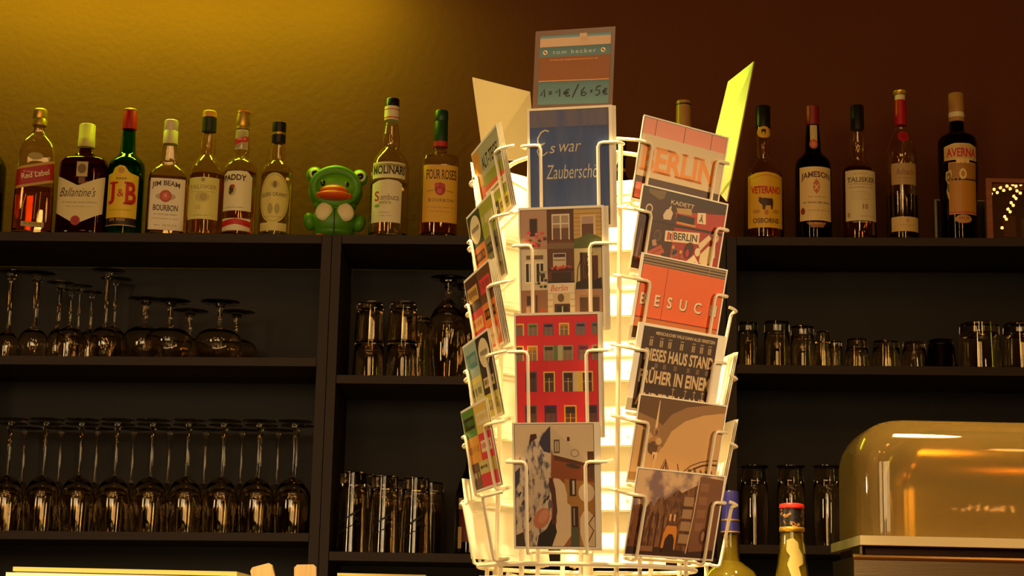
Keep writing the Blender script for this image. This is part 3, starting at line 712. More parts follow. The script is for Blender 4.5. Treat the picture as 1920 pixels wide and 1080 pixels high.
G6 = 'upside-down tumblers on the right unit\'s upper shelf'
for x, Y, yt, rim, top, bs, wst, lb in (
    (1403, YF+.05, 605, 19, 17.5, 16, 0, 'tumbler nearest the postcard stand on the right unit, upside down'),
    (1457, YF+.05, 603, 25, 23, 20, 0, 'widest of the four taller tumblers in the right unit'),
    (1505, YF+.06, 612, 23, 21, 17, 0, 'third of the four taller tumblers in the right unit'),
    (1543, YF+.045, 622, 18, 13, 20, 0, 'slim tapered tumbler, last of the four taller ones'),
    (1566, YF+.18, 640, 15, 13, 10, 0, 'small glass half hidden behind the slim tapered tumbler'),
    (1607, YF+.05, 636, 24, 19, 18, 0, 'flared short glass, first of the small ones'),
    (1662, YF+.05, 640, 28, 24, 13, 0, 'squat golden glinting tumbler, second of the small ones'),
    (1714, YF+.05, 642, 25, 20, 12, 0, 'squat tumbler left of the dark smoked one'),
    (1838, YF+.06, 608, 40, 36, 18, 0, 'large straight tumbler right of the smoked glass'),
    (1918, YF+.06, 608, 37, 34, 18, 0, 'large tumbler cut by the right edge of the picture')):
    tumbler('tumbler', lb, 'glass', G6, x, 685, Y, R2, yt, rim, top, bs, waist=wst)
tumbler('tumbler', 'dark smoked tumbler among the small glasses of the right unit', 'glass', G6, 1765, 686, YF+.055, R2, 638, 31, 23, 10, mt=mat('smoked_glass', (96, 88, 80), .03, trans=1, ior=1.45))
G7 = 'upside-down latte glasses behind the foreground bottles'
for x, lb in ((1415, 'left latte glass, above the blue capped bottle'), (1484, 'middle latte glass, behind the red ringed bottle neck'), (1552, 'right latte glass, beside the food warmer')):
    o, H = tumbler('latte_glass', lb, 'glass', G7, x, 1021, YF+.055, R3, 878, 24, 22, 26, waist=4)
    s = S(x, 1000, YF+.055)
    MB().lathe([(H-.0001+.0002, 23*s), (H+.003, 27*s), (H+.005, 27*s), (H+.006, 22*s)], GLASS, 32).obj('foot_rim', o)
# dark wine bottle beside the postcards
p = Print().rect(-27, 936, 30, 1018, (96, 34, 18), 1).rect(-29, 936, -20, 957, (196, 160, 110), 2).rect(-29, 990, -20, 1030, (196, 160, 110), 2).rect(-27, 957, 30, 972, (84, 20, 12), 2).scrib(-12, 966, 36, 4, (160, 100, 60), 3).scrib(-10, 980, 36, 4, (160, 100, 60), 3, 3).scrib(-6, 992, 24, 3, (160, 100, 60), 3, 5).poly([(-8, 935), (6, 922), (22, 926), (28, 935)], (120, 90, 20), 1)
bottle('black wine bottle with brown label, half hidden by the postcards', 884, [(800, 11), (850, 12), (880, 16), (905, 26), (925, 32), (940, 34), (1037, 34)], 1037, M3, dY=.06, glass=BLACKG, name='wine_bottle', cap=(mat('black_cap', (22, 20, 18), .35), [(770, 12), (800, 12.4)]), prints=[('front_label', p)])

# ------------------------------------------------------------------ postcard stand
CX, CY = .10, 2.23
class Pose:
    def __init__(s, X, Y, Z, phi, lam, w, h):
        phi, lam = R(phi), R(lam); s.w, s.h = w/1000, h/1000
        s.n0 = Vector((math.sin(phi), -math.cos(phi), 0)); s.t = Vector((math.cos(phi), math.sin(phi), 0))
        s.u = math.cos(lam)*Vector((0, 0, 1))-math.sin(lam)*s.n0
        s.n = s.t.cross(s.u)
        s.o = Vector((X, Y, Z+EYE))
    def at(s, u, v, n=0):
        """millimetres: u from the left edge, v down from the top edge, n out of the face"""
        return s.o+s.t*(u/1000-s.w/2)+s.u*(s.h-v/1000)+s.n*(n/1000)
STACK = 0.55
def postcard(pose, pn, label, du=0, dv=0, n=0, group='postcards in the stand', back=None, tilt=0, name='postcard', thick=.4, stock=None):
    W, H = pose.w*1000, pose.h*1000
    o = thing(name, label, 'postcard', pose.at(W/2, H, n)) if False else None
    def pt(u, v, k): return pose.at(u+du-(v-H/2)*tilt, v+dv+(u-W/2)*tilt, n+k)
    base = pt(W/2, H, 0); mb = MB()
    mb.hexa([pt(0, H, -thick)-base, pt(W, H, -thick)-base, pt(W, H, 0)-base, pt(0, H, 0)-base, pt(0, 0, -thick)-base, pt(W, 0, -thick)-base, pt(W, 0, 0)-base, pt(0, 0, 0)-base], stock or PAPER)
    if pn: pn.into(mb, lambda u, v, l: pt(u, v, .03+.07*l)-base)
    if back: back.into(mb, lambda u, v, l: pt(W-u, v, -thick-.03-.07*l)-base)
    ob = mb.obj(name, None, base)
    tag(ob, label, 'postcard', group)
    return ob
FR = [Pose(.0698, 2.1044, .4922, -13.9, -8.6, 105, 148), Pose(.0618, 2.1064, .3678, -13.9, -8.8, 105, 148), Pose(.0594, 2.1070, .2384, -13.9, -9.0, 105, 148), Pose(.0602, 2.1068, .1071, -13.9, -9.3, 105, 148)]
RI = [Pose(x, y, z, 39, -12.6, 148, 105) for x, y, z in ((.1997, 2.1576, .5317), (.1989, 2.1570, .4446), (.1977, 2.1560, .3595), (.1954, 2.1541, .2742), (.1972, 2.1556, .1884), (.1945, 2.1534, .1016))]
LE = [Pose(x, y, z, -77, -12, 148, 105) for x, y, z in ((-.0195, 2.191, .522), (-.0239, 2.1905, .4359), (-.0249, 2.1949, .3525), (-.0241, 2.1916, .2666), (-.0243, 2.1923, .1829), (-.0243, 2.1920, .0985))]
def ringpose(phi, z, ap=.125, w=140, h=105, sh=0):
    q = R(phi); return Pose(CX+ap*math.sin(q)+sh*math.cos(q), CY-ap*math.cos(q)+sh*math.sin(q), z, phi, -12, w, h)
RZ = [max(U(1170, 467+121.5*k, 2.355).z-EYE, .102) for k in range(6)]
RB = [ringpose(163, z, .139) for z in RZ]; RL = [ringpose(-137, z, .141, sh=-.004) for z in RZ]; RR = [ringpose(103, z, .160, sh=.022) for z in RZ]

rack = thing('postcard_stand', 'white wire revolving postcard stand standing on the counter', 'postcard stand', (CX, CY, COUNTER))
B0 = Vector((CX, CY, COUNTER))
def L(p): return Vector(p)-B0
WR = .0021
def hexring(r, z, rot=0, n=48):
    return [L((CX+r*math.sin(2*math.pi*k/n), CY-r*math.cos(2*math.pi*k/n), z)) for k in range(n)]
zlow, ztop = EYE+.066, U(975, 268, 2.13).z
MB().lathe([(0, .15), (.008, .15), (.014, .14), (.018, .03), (.05, .022)], WIRE, 48).obj('base', rack)
MB().tube([L((CX, CY, COUNTER+.04)), L((CX, CY, ztop-.01))], .008, WIRE, n=16).obj('pole', rack)
for r, z in ((.134, zlow+.024), (.138, zlow+.008), (.112, ztop-.012)):
    MB().tube(hexring(r, z), .0028, WIRE, closed=True).obj('ring', rack)
for k in range(6):
    a = R(14.7+60*k); d = Vector((math.sin(a), -math.cos(a), 0))
    MB().tube([L((CX, CY, ztop-.05)+0*d) if False else L(Vector((CX, CY, ztop-.055))), L(Vector((CX, CY, ztop-.05))+d*.05), L(Vector((CX, CY, ztop-.012))+d*.112)], .0024, WIRE).obj('spoke', rack)
    MB().tube([L(Vector((CX, CY, zlow-.01))), L(Vector((CX, CY, zlow+.012))+d*.138)], .0026, WIRE).obj('spoke', rack)
for a in (-44, 14.7, 72, 133, 193, 253):
    q = R(a); d = Vector((math.sin(q), -math.cos(q), 0))
    MB().tube([L(Vector((CX, CY, zlow))+d*.117), L(Vector((CX, CY, ztop))+d*.117)], .003, WIRE).obj('upright', rack)
for ps, gap in ((FR, 26), (RI, 38), (LE, 38), (RL, 38), (RB, 38), (RR, 38)):
    for sg in (-1, 1):
        P = ps[-1].o - ps[-1].n0*.010 + ps[-1].t*sg*gap/1000
        MB().tube([L((P.x, P.y, zlow)), L((P.x, P.y, ps[-1].o.z))], .0026, WIRE).obj('upright', rack)
def pocket(ps, inset, gv, reach, back, bar=13, bin_=14):
    W, H = ps.w*1000, ps.h*1000; m = MB(); r = WR
    for sg in (-1, 1):
        e = 0 if sg < 0 else W
        x = e-sg*inset
        q = lambda u, v, n: L(ps.at(u, v, n))
        xs = e+sg*reach
        m.tube([q(xs, gv-1, -back), q(xs, gv-.5, -back*.45), q(xs-sg*2, gv, 0), q(xs-sg*6, gv, 3.2), q(x+sg*6, gv, 3.6), q(x+sg*2, gv+1, 3.6), q(x, gv+5, 3.6), q(x, H-6, 3.6), q(x, H+3, 3.2), q(x, H+5.2, 0), q(x, H+5.6, -6), q(x, H+5.2, -bar)], r, WIRE, n=8)
    m.tube([L(ps.at(bin_, H+5.2, -bar)), L(ps.at(W-bin_, H+5.2, -bar))], r, WIRE)
    m.obj('pocket', rack)
for ps in FR: pocket(ps, 17, 46, 9, 26)
for ps in RI: pocket(ps, 18, 33, 8, 34)
for ps in LE: pocket(ps, 18, 33, 6, 16)
for ps in RL+RB+RR[2:]: pocket(ps, 18, 33, 7, 9, 10)

WHT = (240, 232, 216)
def frame(p, W, H, l, t, r, b, col=(46, 36, 30)):
    return p.rect(l, t, W-r, H-b, col, 1)
# --- blue chalkboard card
CH = mat('chalk_board_print', (44, 68, 128), .5, noise=((70, 84, 130), 9, .3, .75), stretch=(10, 10, .8))
CH2 = mat('chalk_board_top_print', (104, 92, 104), .5, noise=((60, 74, 124), 9, .3, .8), stretch=(10, 10, .8))
p = frame(Print(), 105, 148, 3, 3, 4, 3).rect(3.6, 3.6, 100.4, 144.4, CH, 2).rect(3.6, 3.6, 100.4, 24, CH2, 3)
ck = (190, 182, 160)
p.stroke([(27, 29), (22, 27.5), (17, 30), (13, 37), (13, 43), (17, 45), (22, 43)], 1.7, ck, 4).stroke([(22, 43), (15, 47), (12, 53), (14, 58), (20, 58), (25, 54)], 1.4, ck, 4).text('s', 31, 51.5, ck, h=9, layer=4, shear=.25)
p.text('war', 53, 50, ck, h=10, w=27, layer=4, shear=.25, bold=-.008).text('Zauberschö', 55, 79, ck, h=17, w=64, layer=4, shear=.2, bold=-.005)
cards_front = [(p, 'postcard of a blue chalkboard with handwriting, topmost of the front column')]
# --- grid of nine windows
p = frame(Print(), 105, 148, 2, 3, 3, 3)
xs = [2.6, 35, 68, 101.4]; ys = [3.6, 51, 100, 144]
cell = lambda i, j, col, l=2: p.rect(xs[i], ys[j], xs[i+1], ys[j+1], col, l)
cell(0, 0, (168, 132, 108)); p.rect(13, 13, 24, 36, (150, 116, 92), 3).rect(14, 14, 23, 35, (54, 38, 34), 4)
rr = random.Random(3)
for k in range(26): p.ell(xs[0]+2+rr.random()*28, 30+rr.random()*18, 2.4, 2, ((206, 70, 76), (190, 120, 110), (96, 50, 40))[k % 3], 5+k % 2, 8)
cell(1, 0, (82, 48, 32)); p.rect(41, 9, 63, 40, (214, 196, 172), 3).rect(42.5, 11, 51, 40, (150, 128, 110), 4).rect(53, 11, 61.5, 40, (160, 138, 118), 4).rect(41, 20, 63, 21.5, (214, 196, 172), 5).rect(42.5, 26, 61.5, 40, (104, 70, 56), 5).rect(51.3, 9, 52.8, 40, (220, 204, 180), 6).rect(37, 41, 66, 44, (110, 60, 40), 3).rect(35, 44, 68, 51, (120, 92, 66), 3)
cell(2, 0, (186, 150, 84))
for k in range(9): p.rect(68, 4+5*k, 101.4, 4.7+5*k, (140, 106, 56), 3)
p.rect(76, 11, 95, 37, (206, 176, 126), 4).rect(78, 13, 92, 37, (96, 62, 44), 5).rect(78, 13, 92, 22, (170, 140, 130), 6).poly([(68, 40), (76, 38), (86, 33), (96, 36), (101.4, 39), (101.4, 51), (68, 51)], (86, 90, 44), 6)
cell(0, 1, (206, 190, 164)); p.rect(9, 58, 16, 63, (110, 84, 60), 3).rect(19, 58, 30, 63, (110, 84, 60), 3).rect(7, 66, 18, 92, (226, 214, 190), 3).rect(20, 66, 31, 92, (226, 214, 190), 3)
for a in (8.5, 13.4, 21.5, 26.4): p.rect(a, 68, a+3.6, 90, (50, 40, 34), 4)
for k in range(18): p.ell(20+rr.random()*14, 78+rr.random()*18, 2.2, 1.8, ((92, 92, 70), (60, 62, 44), (170, 160, 140))[k % 3], 5+k % 2, 8)
cell(1, 1, (96, 58, 38)); p.rect(42, 56, 58, 73, (196, 176, 150), 3).rect(43, 57, 57, 61, (70, 44, 34), 4).rect(43, 64, 57, 65, (90, 66, 50), 4).rect(36, 74, 67, 78, (70, 34, 24), 4)
for k in range(12): p.ell(40+rr.random()*24, 71+rr.random()*4, 1.8, 1.4, (206, 80, 70), 5, 8)
p.rect(40, 79, 64, 90, (60, 36, 26), 3).rect(35, 90, 68, 92, (44, 26, 20), 3).rect(35, 92, 68, 104, (222, 206, 180), 5).text('Berlin', 49, 98, (196, 70, 60), h=7.5, w=21, layer=6, shear=.3)
cell(2, 1, (196, 176, 130)); p.rect(75, 57, 84, 92, (96, 50, 34), 3).rect(88, 60, 97, 92, (90, 50, 34), 3)
for k in range(9):
    a = 69+rr.random()*30; p.stroke([(a, 96), (a+rr.uniform(-4, 4), 75), (a+rr.uniform(-9, 9), 56)], 1.1, (52, 36, 20), 4)
p.poly([(69, 100), (70, 92), (80, 88), (92, 90), (101, 86), (101.4, 100)], (46, 32, 22), 5)
cell(0, 2, (150, 106, 80)); p.rect(9, 107, 16, 118, (70, 44, 34), 3).rect(8, 120, 13, 144, (206, 170, 130), 3).rect(14, 120, 19, 144, (110, 50, 40), 3).rect(20, 106, 22, 144, (80, 50, 36), 3)
for k in range(8): p.ell(26+rr.random()*8, 120+rr.random()*14, 1.8, 1.8, (196, 90, 50), 4, 8)
cell(1, 2, (200, 176, 140), 2)
for k in range(5):
    for a in (35, 62): p.rect(a, 105+8*k, a+6, 111+8*k, (222, 204, 172), 3)
p.rect(43, 117, 62, 137, (76, 44, 32), 4).rect(46, 120, 59, 132, (44, 34, 32), 5).rect(52, 120, 53.5, 130, (200, 190, 170), 6).ell(51, 110, 4, 5, (110, 84, 56), 5)
cell(2, 2, (176, 132, 100)); p.rect(74, 107, 84, 130, (90, 62, 46), 3).rect(89, 107, 98, 130, (90, 62, 46), 3).rect(74, 107, 84, 110, (150, 120, 90), 4).rect(89, 107, 98, 110, (150, 120, 90), 4).rect(74, 133, 98, 144, (190, 156, 128), 3)
cards_front.append((p, 'postcard with a grid of nine different windows, under the chalkboard card'))
# --- red facade
p = frame(Print(), 105, 148, 2.4, 3, 3.6, 3).rect(3, 3.6, 100.8, 144, (214, 44, 54), 2)
def win(cx, y0, y1, w_, fr, gl=(92, 70, 62), top=None):
    a, b = max(cx-w_/2, 3), min(cx+w_/2, 100.8)
    p.rect(a, y0, b, y1, fr, 3)
    if b-a > 4:
        p.rect(a+1.6 if a > 3 else a, y0+1.8, b-1.6 if b < 100.8 else b, y1, gl, 4)
        p.rect(a+1.6 if a > 3 else a, y0+1.8, b-1.6 if b < 100.8 else b, y0+(y1-y0)*.32, top or (60, 40, 40), 5)
        if a > 3 and b < 100.8:
            p.rect(cx-.4, y0+(y1-y0)*.32, cx+.4, y1, fr, 5).rect(a+2, y0+(y1-y0)*.5, b-2, y0+(y1-y0)*.5+.5, fr, 6)
YE, GG, PU, BL_, PA = (226, 186, 96), (150, 140, 112), (120, 80, 110), (112, 106, 136), (206, 180, 140)
for cx, c_, t_ in ((6, YE, (150, 84, 50)), (23, GG, (80, 96, 40)), (42, PU, (56, 30, 60)), (61, YE, (176, 120, 30)), (81, BL_, (60, 48, 74)), (100, BL_, (60, 80, 80))): win(cx, 12.5, 27, 12.5, c_, (132, 104, 90), t_)
for cx, c_, t_ in ((5, YE, (60, 40, 40)), (22, YE, (190, 130, 30)), (42, GG, (60, 50, 40)), (65, GG, (60, 50, 40)), (84, PU, (110, 40, 50)), (101, GG, (70, 70, 40))): win(cx, 39, 57, 13, c_, (140, 112, 92), t_)
p.rect(48, 39, 53, 57, (104, 116, 80), 5).rect(53, 39, 59, 57, (176, 172, 130), 5)
for cx, c_ in ((20, (86, 66, 104)), (42, YE), (65, PA), (88, YE)): win(cx, 70, 94, 14, c_, (84, 56, 48))
p.rect(71.5, 70, 77, 94, PA, 5).rect(77, 70, 81.5, 94, (214, 176, 70), 5)
for cx, c_ in ((19, (90, 84, 100)), (43, (66, 50, 120)), (67, (230, 180, 50)), (92, (80, 60, 120))): win(cx, 110, 140, 15, c_, (104, 62, 44))
cards_front.append((p, 'postcard of a red facade with many coloured windows, third of the front column'))
# --- mural house
SKY = (214, 190, 160)
p = frame(Print(), 105, 148, 2.4, 1.6, 7, 3).rect(3, 2.2, 97.4, 144.4, SKY, 2)
MUR = mat('mural_print', (88, 84, 104), .5, noise=((206, 186, 164), 150, .36, .52), stretch=(1.4, 1.4, .6))
p.poly([(46, 4), (46, 144.4), (3, 144.4), (3, 58), (9, 40), (18, 25), (22, 19), (22, 14), (29, 13), (30, 17)], MUR, 3)
p.poly([(46, 4), (46, 36), (38, 34), (32, 24), (36, 15)], (60, 54, 80), 4).poly([(22, 14), (29, 13), (30, 18), (24, 22), (20, 26)], (70, 40, 34), 4)
p.poly([(3, 58), (9, 52), (8, 70), (3, 78)], (66, 64, 92), 4)
p.ell(34, 112, 9, 13, (190, 120, 92), 5, 18, .5).ell(36, 110, 5, 9, (206, 140, 112), 6, 14, .5)
for a, b in ((8, 84), (12, 94), (20, 114), (38, 92), (42, 88)): p.ell(a, b, 1.2, 3.6, (58, 40, 34), 5, 10, .5)
p.poly([(46, 4), (92, 47), (92, 49), (49, 38), (47, 30)], (202, 182, 154), 4).rect(50, 20, 57, 36, (96, 74, 60), 5).rect(51.4, 22, 53.4, 34, (190, 170, 140), 6).rect(54.2, 22, 56, 34, (190, 170, 140), 6)
p.poly([(47, 30), (49, 38), (92, 49), (97.4, 51), (97.4, 144.4), (46, 144.4), (46, 60)], (140, 74, 40), 4)
p.poly([(50, 38), (92, 48.6), (92, 52), (50, 44)], (96, 52, 32), 5).ell(73, 51, 9, 2.4, (70, 60, 50), 6, 16, .2).ell(75, 36, 5, 4.6, (150, 120, 96), 5).ell(75, 36, 4, 3.6, (206, 186, 156), 6)
p.rect(66, 17, 69, 22, (70, 44, 34), 4).rect(90, 34, 97.4, 44, (84, 48, 40), 5).rect(88, 48, 97.4, 66, (110, 70, 50), 5)
p.poly([(62, 66), (97.4, 70), (97.4, 144.4), (62, 144.4)], (164, 116, 58), 5)
p.poly([(47, 68), (50, 65), (56, 66), (62, 72), (65, 84), (65, 94), (69, 97), (69, 132), (60, 144.4), (44, 144.4), (52, 116), (50, 84)], (216, 190, 158), 6)
p.rect(68, 66, 76, 86, (66, 44, 40), 6).rect(71.5, 68, 74, 84, (200, 186, 166), 7).rect(70, 98, 78, 122, (58, 40, 38), 6).rect(72.4, 100, 73.6, 120, (176, 160, 140), 7)
p.poly([(69, 122), (79, 122), (79, 144.4), (69, 144.4)], (84, 84, 66), 6)
p.ell(88, 82, 9.5, 11, (216, 192, 162), 7, 20).poly([(80, 130), (80, 112), (84, 104), (90, 103), (97.4, 110), (97.4, 144.4), (84, 144.4)], (212, 188, 156), 7).stroke([(97, 108), (90, 118), (96, 126), (88, 142)], 1.4, (110, 70, 56), 8)
p.poly([(44, 64), (48, 66), (51, 78), (52, 92), (53, 104), (50, 118), (46, 120), (48, 100), (46, 84), (43, 74)], (84, 48, 42), 8)
p.poly([(28, 144.4), (30, 132), (40, 124), (46, 112), (50, 116), (52, 128), (46, 144.4)], (44, 38, 34), 7).poly([(60, 144.4), (69, 132), (69, 144.4)], (150, 92, 48), 8).poly([(3, 132), (12, 128), (14, 144.4), (3, 144.4)], (70, 56, 48), 6)
cards_front.append((p, 'postcard of a mural painted corner house, lowest of the front column'))
def spares(pose, k, what, sides, gap=2.2, grow=1.4):
    rr = random.Random(int(pose.o.z*1e4))
    for i in range(k):
        postcard(pose, None, 'spare postcard behind the %s, only its pale edge showing' % what, du=sides*(grow*(i+1))+rr.uniform(-.4, .4), dv=rr.uniform(0, 1.4), n=-gap*(i+1), tilt=rr.uniform(-.008, .008), group='spare cards behind the %s' % what)
short = ['chalkboard card', 'nine windows card', 'red facade card', 'mural house card']
for ps, (pn, lb), sh, k, gr in zip(FR, cards_front, short, (3, 4, 2, 1), (1.2, 1.1, 1.2, .6)):
    postcard(ps, pn, lb); spares(ps, k, sh, 1, 2.0, gr)

# --- right column, landscape
cards_right = []
def dk(x=1.6): return frame(Print(), 148, 105, x, 1.8, 2.4, 2.4)
ORG = (226, 140, 56)
p = dk().rect(2.2, 2.4, 145, 22, (222, 138, 118), 2).rect(2.2, 22, 145, 74, (208, 186, 152), 2).rect(2.2, 74, 145, 102, (74, 46, 34), 2).rect(4, 82, 18, 101, (190, 92, 84), 3)
for a in (22, 71, 118): p.rect(a, 2.4, a+.9, 22, (84, 44, 38), 3)
p.text('BERLIN', 70, 51, ORG, h=32, w=131, bold=.035, serif=.09)
cards_right.append((p, 'postcard reading BERLIN in orange letters, topmost of the right column', 'orange BERLIN card'))
p = dk().rect(2.2, 2.4, 145, 102, (66, 30, 26), 2).poly([(60, 25), (145, 15), (145, 38), (64, 40)], (170, 52, 40), 3).poly([(62, 44), (145, 40), (145, 102), (62, 102)], (156, 42, 38), 3).rect(2.2, 2.4, 145, 12, (54, 38, 30), 4)
p.poly([(10, 4), (40, 3), (38, 12), (30, 15), (12, 9)], (110, 84, 50), 5).text('KADETT', 70, 14, (196, 170, 140), h=5, w=40, layer=5, bold=.02).rect(10, 40, 145, 42, (40, 20, 18), 5)
p.poly([(60, 20), (86, 17), (88, 25), (64, 26)], (176, 140, 80), 5).poly([(97, 20), (111, 18), (114, 32), (99, 33)], (226, 200, 164), 5).text('Å', 105, 26, (40, 28, 22), h=10, layer=6, bold=.02).rect(63, 27, 94, 36, (40, 26, 24), 5).rect(64, 36, 97, 38.5, (206, 130, 50), 6)
p.poly([(40, 32), (44, 25), (50, 22), (56, 27), (54, 36), (42, 37)], (206, 184, 158), 5).poly([(48, 22), (52, 18), (52, 24)], (206, 184, 158), 5)
p.poly([(48, 50), (106, 44), (107, 58), (49, 63)], (226, 202, 164), 6).text('BERLIN', 83, 53, (44, 30, 24), h=9, w=40, layer=7, bold=.02, rot=.07).rect(52, 51, 56, 61, (196, 60, 50), 7).rect(60, 50, 62, 61, (196, 60, 50), 7).rect(56.6, 52, 59, 60, (50, 30, 26), 7)
p.ell(36, 58, 6, 7, (110, 80, 60), 5).ell(36, 58, 4.6, 5.6, (70, 40, 34), 6).poly([(28, 65), (34, 63), (38, 70), (31, 72)], (170, 130, 110), 6).poly([(10, 88), (44, 68), (52, 76), (20, 98)], (170, 74, 46), 5).stroke([(16, 90), (46, 73)], 1, (110, 50, 36), 6)
p.ell(46, 92, 12, 11, (206, 180, 150), 6).ell(46, 92, 9.4, 8.6, (170, 120, 96), 7).ell(46, 93, 6, 6, (212, 150, 110), 8).ell(92, 68, 8, 11, (74, 26, 26), 6, 18, .4).ell(90, 72, 3, 5, (170, 40, 50), 7)
for k in range(22): p.ell(62+rr.random()*20, 68+rr.random()*22, 2.4, 2.4, ((150, 90, 50), (96, 100, 110), (196, 150, 80), (70, 40, 40))[k % 4], 6+k % 2, 8)
p.poly([(88, 84), (102, 72), (116, 86), (102, 102)], (226, 204, 168), 8).stroke([(100, 90), (106, 84), (105, 80)], 1, (140, 140, 90), 9).poly([(106, 58), (122, 44), (127, 48), (111, 66)], (218, 192, 156), 8).ell(107, 68, 4.6, 5.4, (222, 200, 164), 8).poly([(112, 70), (124, 58), (136, 56), (138, 70), (124, 84), (112, 80)], (216, 196, 150), 8).ell(133, 46, 7, 6, (214, 170, 140), 8).stroke([(128, 46), (138, 44)], 1.4, (170, 60, 50), 9).ell(70, 99, 14, 5, (206, 180, 146), 7).ell(120, 92, 8, 6, (150, 150, 150), 7)
p.rect(2.2, 46, 12, 102, (58, 24, 22), 4).poly([(5, 90), (8, 52), (10, 58), (9, 92)], (120, 80, 60), 5).ell(16, 28, 6, 6, (196, 176, 150), 5).ell(16, 28, 4, 4, (60, 34, 28), 6)
cards_right.append((p, 'postcard of a dark red car boot covered in stickers', 'sticker covered boot card'))
p = dk(5).rect(5.6, 2.4, 145, 13, (70, 50, 34), 2)
for k in range(3): p.rect(5.6, 3+3.6*k, 145, 4.8+3.6*k, (150, 124, 92), 3)
p.rect(116, 2.4, 117, 15, (170, 130, 90), 4).rect(5.6, 13, 145, 76, (226, 98, 44), 3).rect(5.6, 76, 145, 77.5, (130, 40, 20), 4).rect(5.6, 77.5, 145, 88, (196, 110, 48), 3).rect(5.6, 88, 145, 89, (130, 40, 20), 4).rect(5.6, 89, 145, 102, (206, 80, 40), 3).rect(47, 13, 47.8, 76, (130, 40, 20), 4)
p.rect(5.6, 89, 18, 102, (80, 52, 36), 4)
for k, ch in enumerate('BESUCH'):
    x = (14, 37, 58, 81, 106, 133)[k]; p.text(ch, x+1, 55.3, (90, 36, 20), h=14, layer=5, bold=.02).text(ch, x, 54.3, (226, 208, 176), h=14, layer=6, bold=.02)
cards_right.append((p, 'orange postcard reading BESUCH in pale letters', 'orange BESUCH card'))
BR_, LT = (58, 34, 24), (206, 176, 134)
p = frame(Print(), 148, 105, 9, 3.4, 14, 2.4).rect(9, 3.4, 134, 102.6, BR_, 2)
p.text('MENSCHLICHER WILLE KANN ALLES VERSETZEN', 80, 10, LT, h=4, w=100, bold=.02)
p.text('DIESES HAUS STAND', 74, 36.5, LT, h=15, w=116, bold=.03).text('FRÜHER IN EINEM', 72, 61, LT, h=20, w=118, bold=.03).text('ANDEREN LAND', 72, 90, LT, h=16, w=118, bold=.03)
for k, a in enumerate((24, 41, 55, 75, 95, 109, 123)): p.rect(a-2.6, 18, a-.4, 26, (170, 142, 106), 3).rect(a+.4, 18, a+2.6, 26, (170, 142, 106), 3).rect(a-3, 15, a+3, 16.4, (150, 122, 88), 3)
for k, a in enumerate((38, 52, 70, 92, 108, 124)): p.rect(a-2.4, 46, a-.3, 52, (120, 92, 64), 3).rect(a+.3, 46, a+2.4, 52, (120, 92, 64), 3)
for a in (72, 93, 108, 122): p.rect(a-.5, 72, a+.5, 82, (170, 142, 106), 3).rect(a-2.6, 74, a+2.6, 75, (170, 142, 106), 3)
cards_right.append((p, 'dark brown postcard with a painted German slogan on a house wall', 'brown slogan card'))
SKY2 = mat('sepia_sky_print', (118, 84, 52), .5, noise=((214, 168, 112), 30, .28, .52))
p = dk(2).rect(2.6, 2.4, 145, 102.6, (206, 160, 106), 2).poly([(2.6, 2.4), (145, 2.4), (145, 10), (110, 16), (80, 26), (60, 40), (50, 60), (40, 66), (34, 50), (20, 40), (2.6, 36)], (150, 110, 70), 3).poly([(2.6, 2.4), (120, 2.4), (80, 9), (56, 20), (44, 34), (30, 28), (2.6, 22)], (104, 72, 44), 4)
ln = (74, 50, 32)
p.poly([(33.4, 5), (34.4, 5), (36.4, 40), (32, 40)], (226, 190, 140), 5).ell(35, 43, 5, 5.4, (170, 128, 84), 6).ell(36, 43, 2.4, 3, (110, 76, 48), 7).rect(32, 46, 39, 51, (196, 150, 100), 6).ell(36, 59, 11, 11.5, (170, 126, 82), 7).ell(33.5, 62, 8, 8, (104, 70, 44), 8).ell(41, 54, 5, 5, (206, 164, 112), 8).stroke([(25, 58), (36, 61), (47, 57)], 1, (84, 56, 36), 9).rect(34, 67, 42, 75, (226, 190, 144), 9).rect(36, 70, 38, 75, (110, 76, 50), 10).rect(36.6, 75, 41, 102, (214, 172, 120), 6)
p.stroke([(50, 90), (57, 74), (68, 92)], 1.4, ln, 6).stroke([(54, 91), (58, 77), (62, 91)], 3, ln, 6).stroke([(78, 78), (84, 92)], 1.2, ln, 6)
p.stroke([(86, 90), (100, 79), (116, 73), (132, 70), (145, 69)], 1.2, ln, 6).stroke([(88, 93), (104, 83), (120, 77), (134, 75), (145, 75)], 2.2, ln, 6)
for a in (98, 108, 118, 127, 136): p.stroke([(a, 83), (a+8, 97)], 3, (96, 66, 42), 7).stroke([(a+5, 81), (a+11, 94)], 1, (222, 184, 132), 8)
p.rect(13, 42, 17, 102, (150, 116, 78), 5)
cards_right.append((p, 'sepia postcard of a television tower with spire and ball', 'sepia tower card'))
CLD = mat('cloudy_sky_print', (132, 104, 106), .5, noise=((212, 176, 138), 38, .42, .58))
FAC = mat('old_facade_print', (84, 48, 28), .5, noise=((128, 84, 50), 190, .42, .6), stretch=(1, 1, .4))
p = dk(2).rect(2.6, 2.4, 145, 102.6, CLD, 2).poly([(2.6, 45), (16, 43), (22, 50), (30, 38), (36, 46), (40, 36), (48, 32), (52, 36), (64, 28), (72, 22), (78, 26), (96, 18), (104, 14), (104, 102.6), (2.6, 102.6)], FAC, 3)
p.poly([(104, 4), (145, 6), (145, 102.6), (104, 102.6)], (122, 80, 56), 4).stroke([(104, 3), (103, 50), (99, 98)], 1.4, (222, 190, 150), 8)
for k in range(4): p.rect(84, 30+15*k, 100, 41+15*k, (160, 124, 92), 5).rect(82, 42+15*k, 102, 43.6+15*k, (84, 50, 34), 6)
for k in range(4): p.rect(108, 12+16*k, 122, 22+16*k, (140, 96, 68), 5)
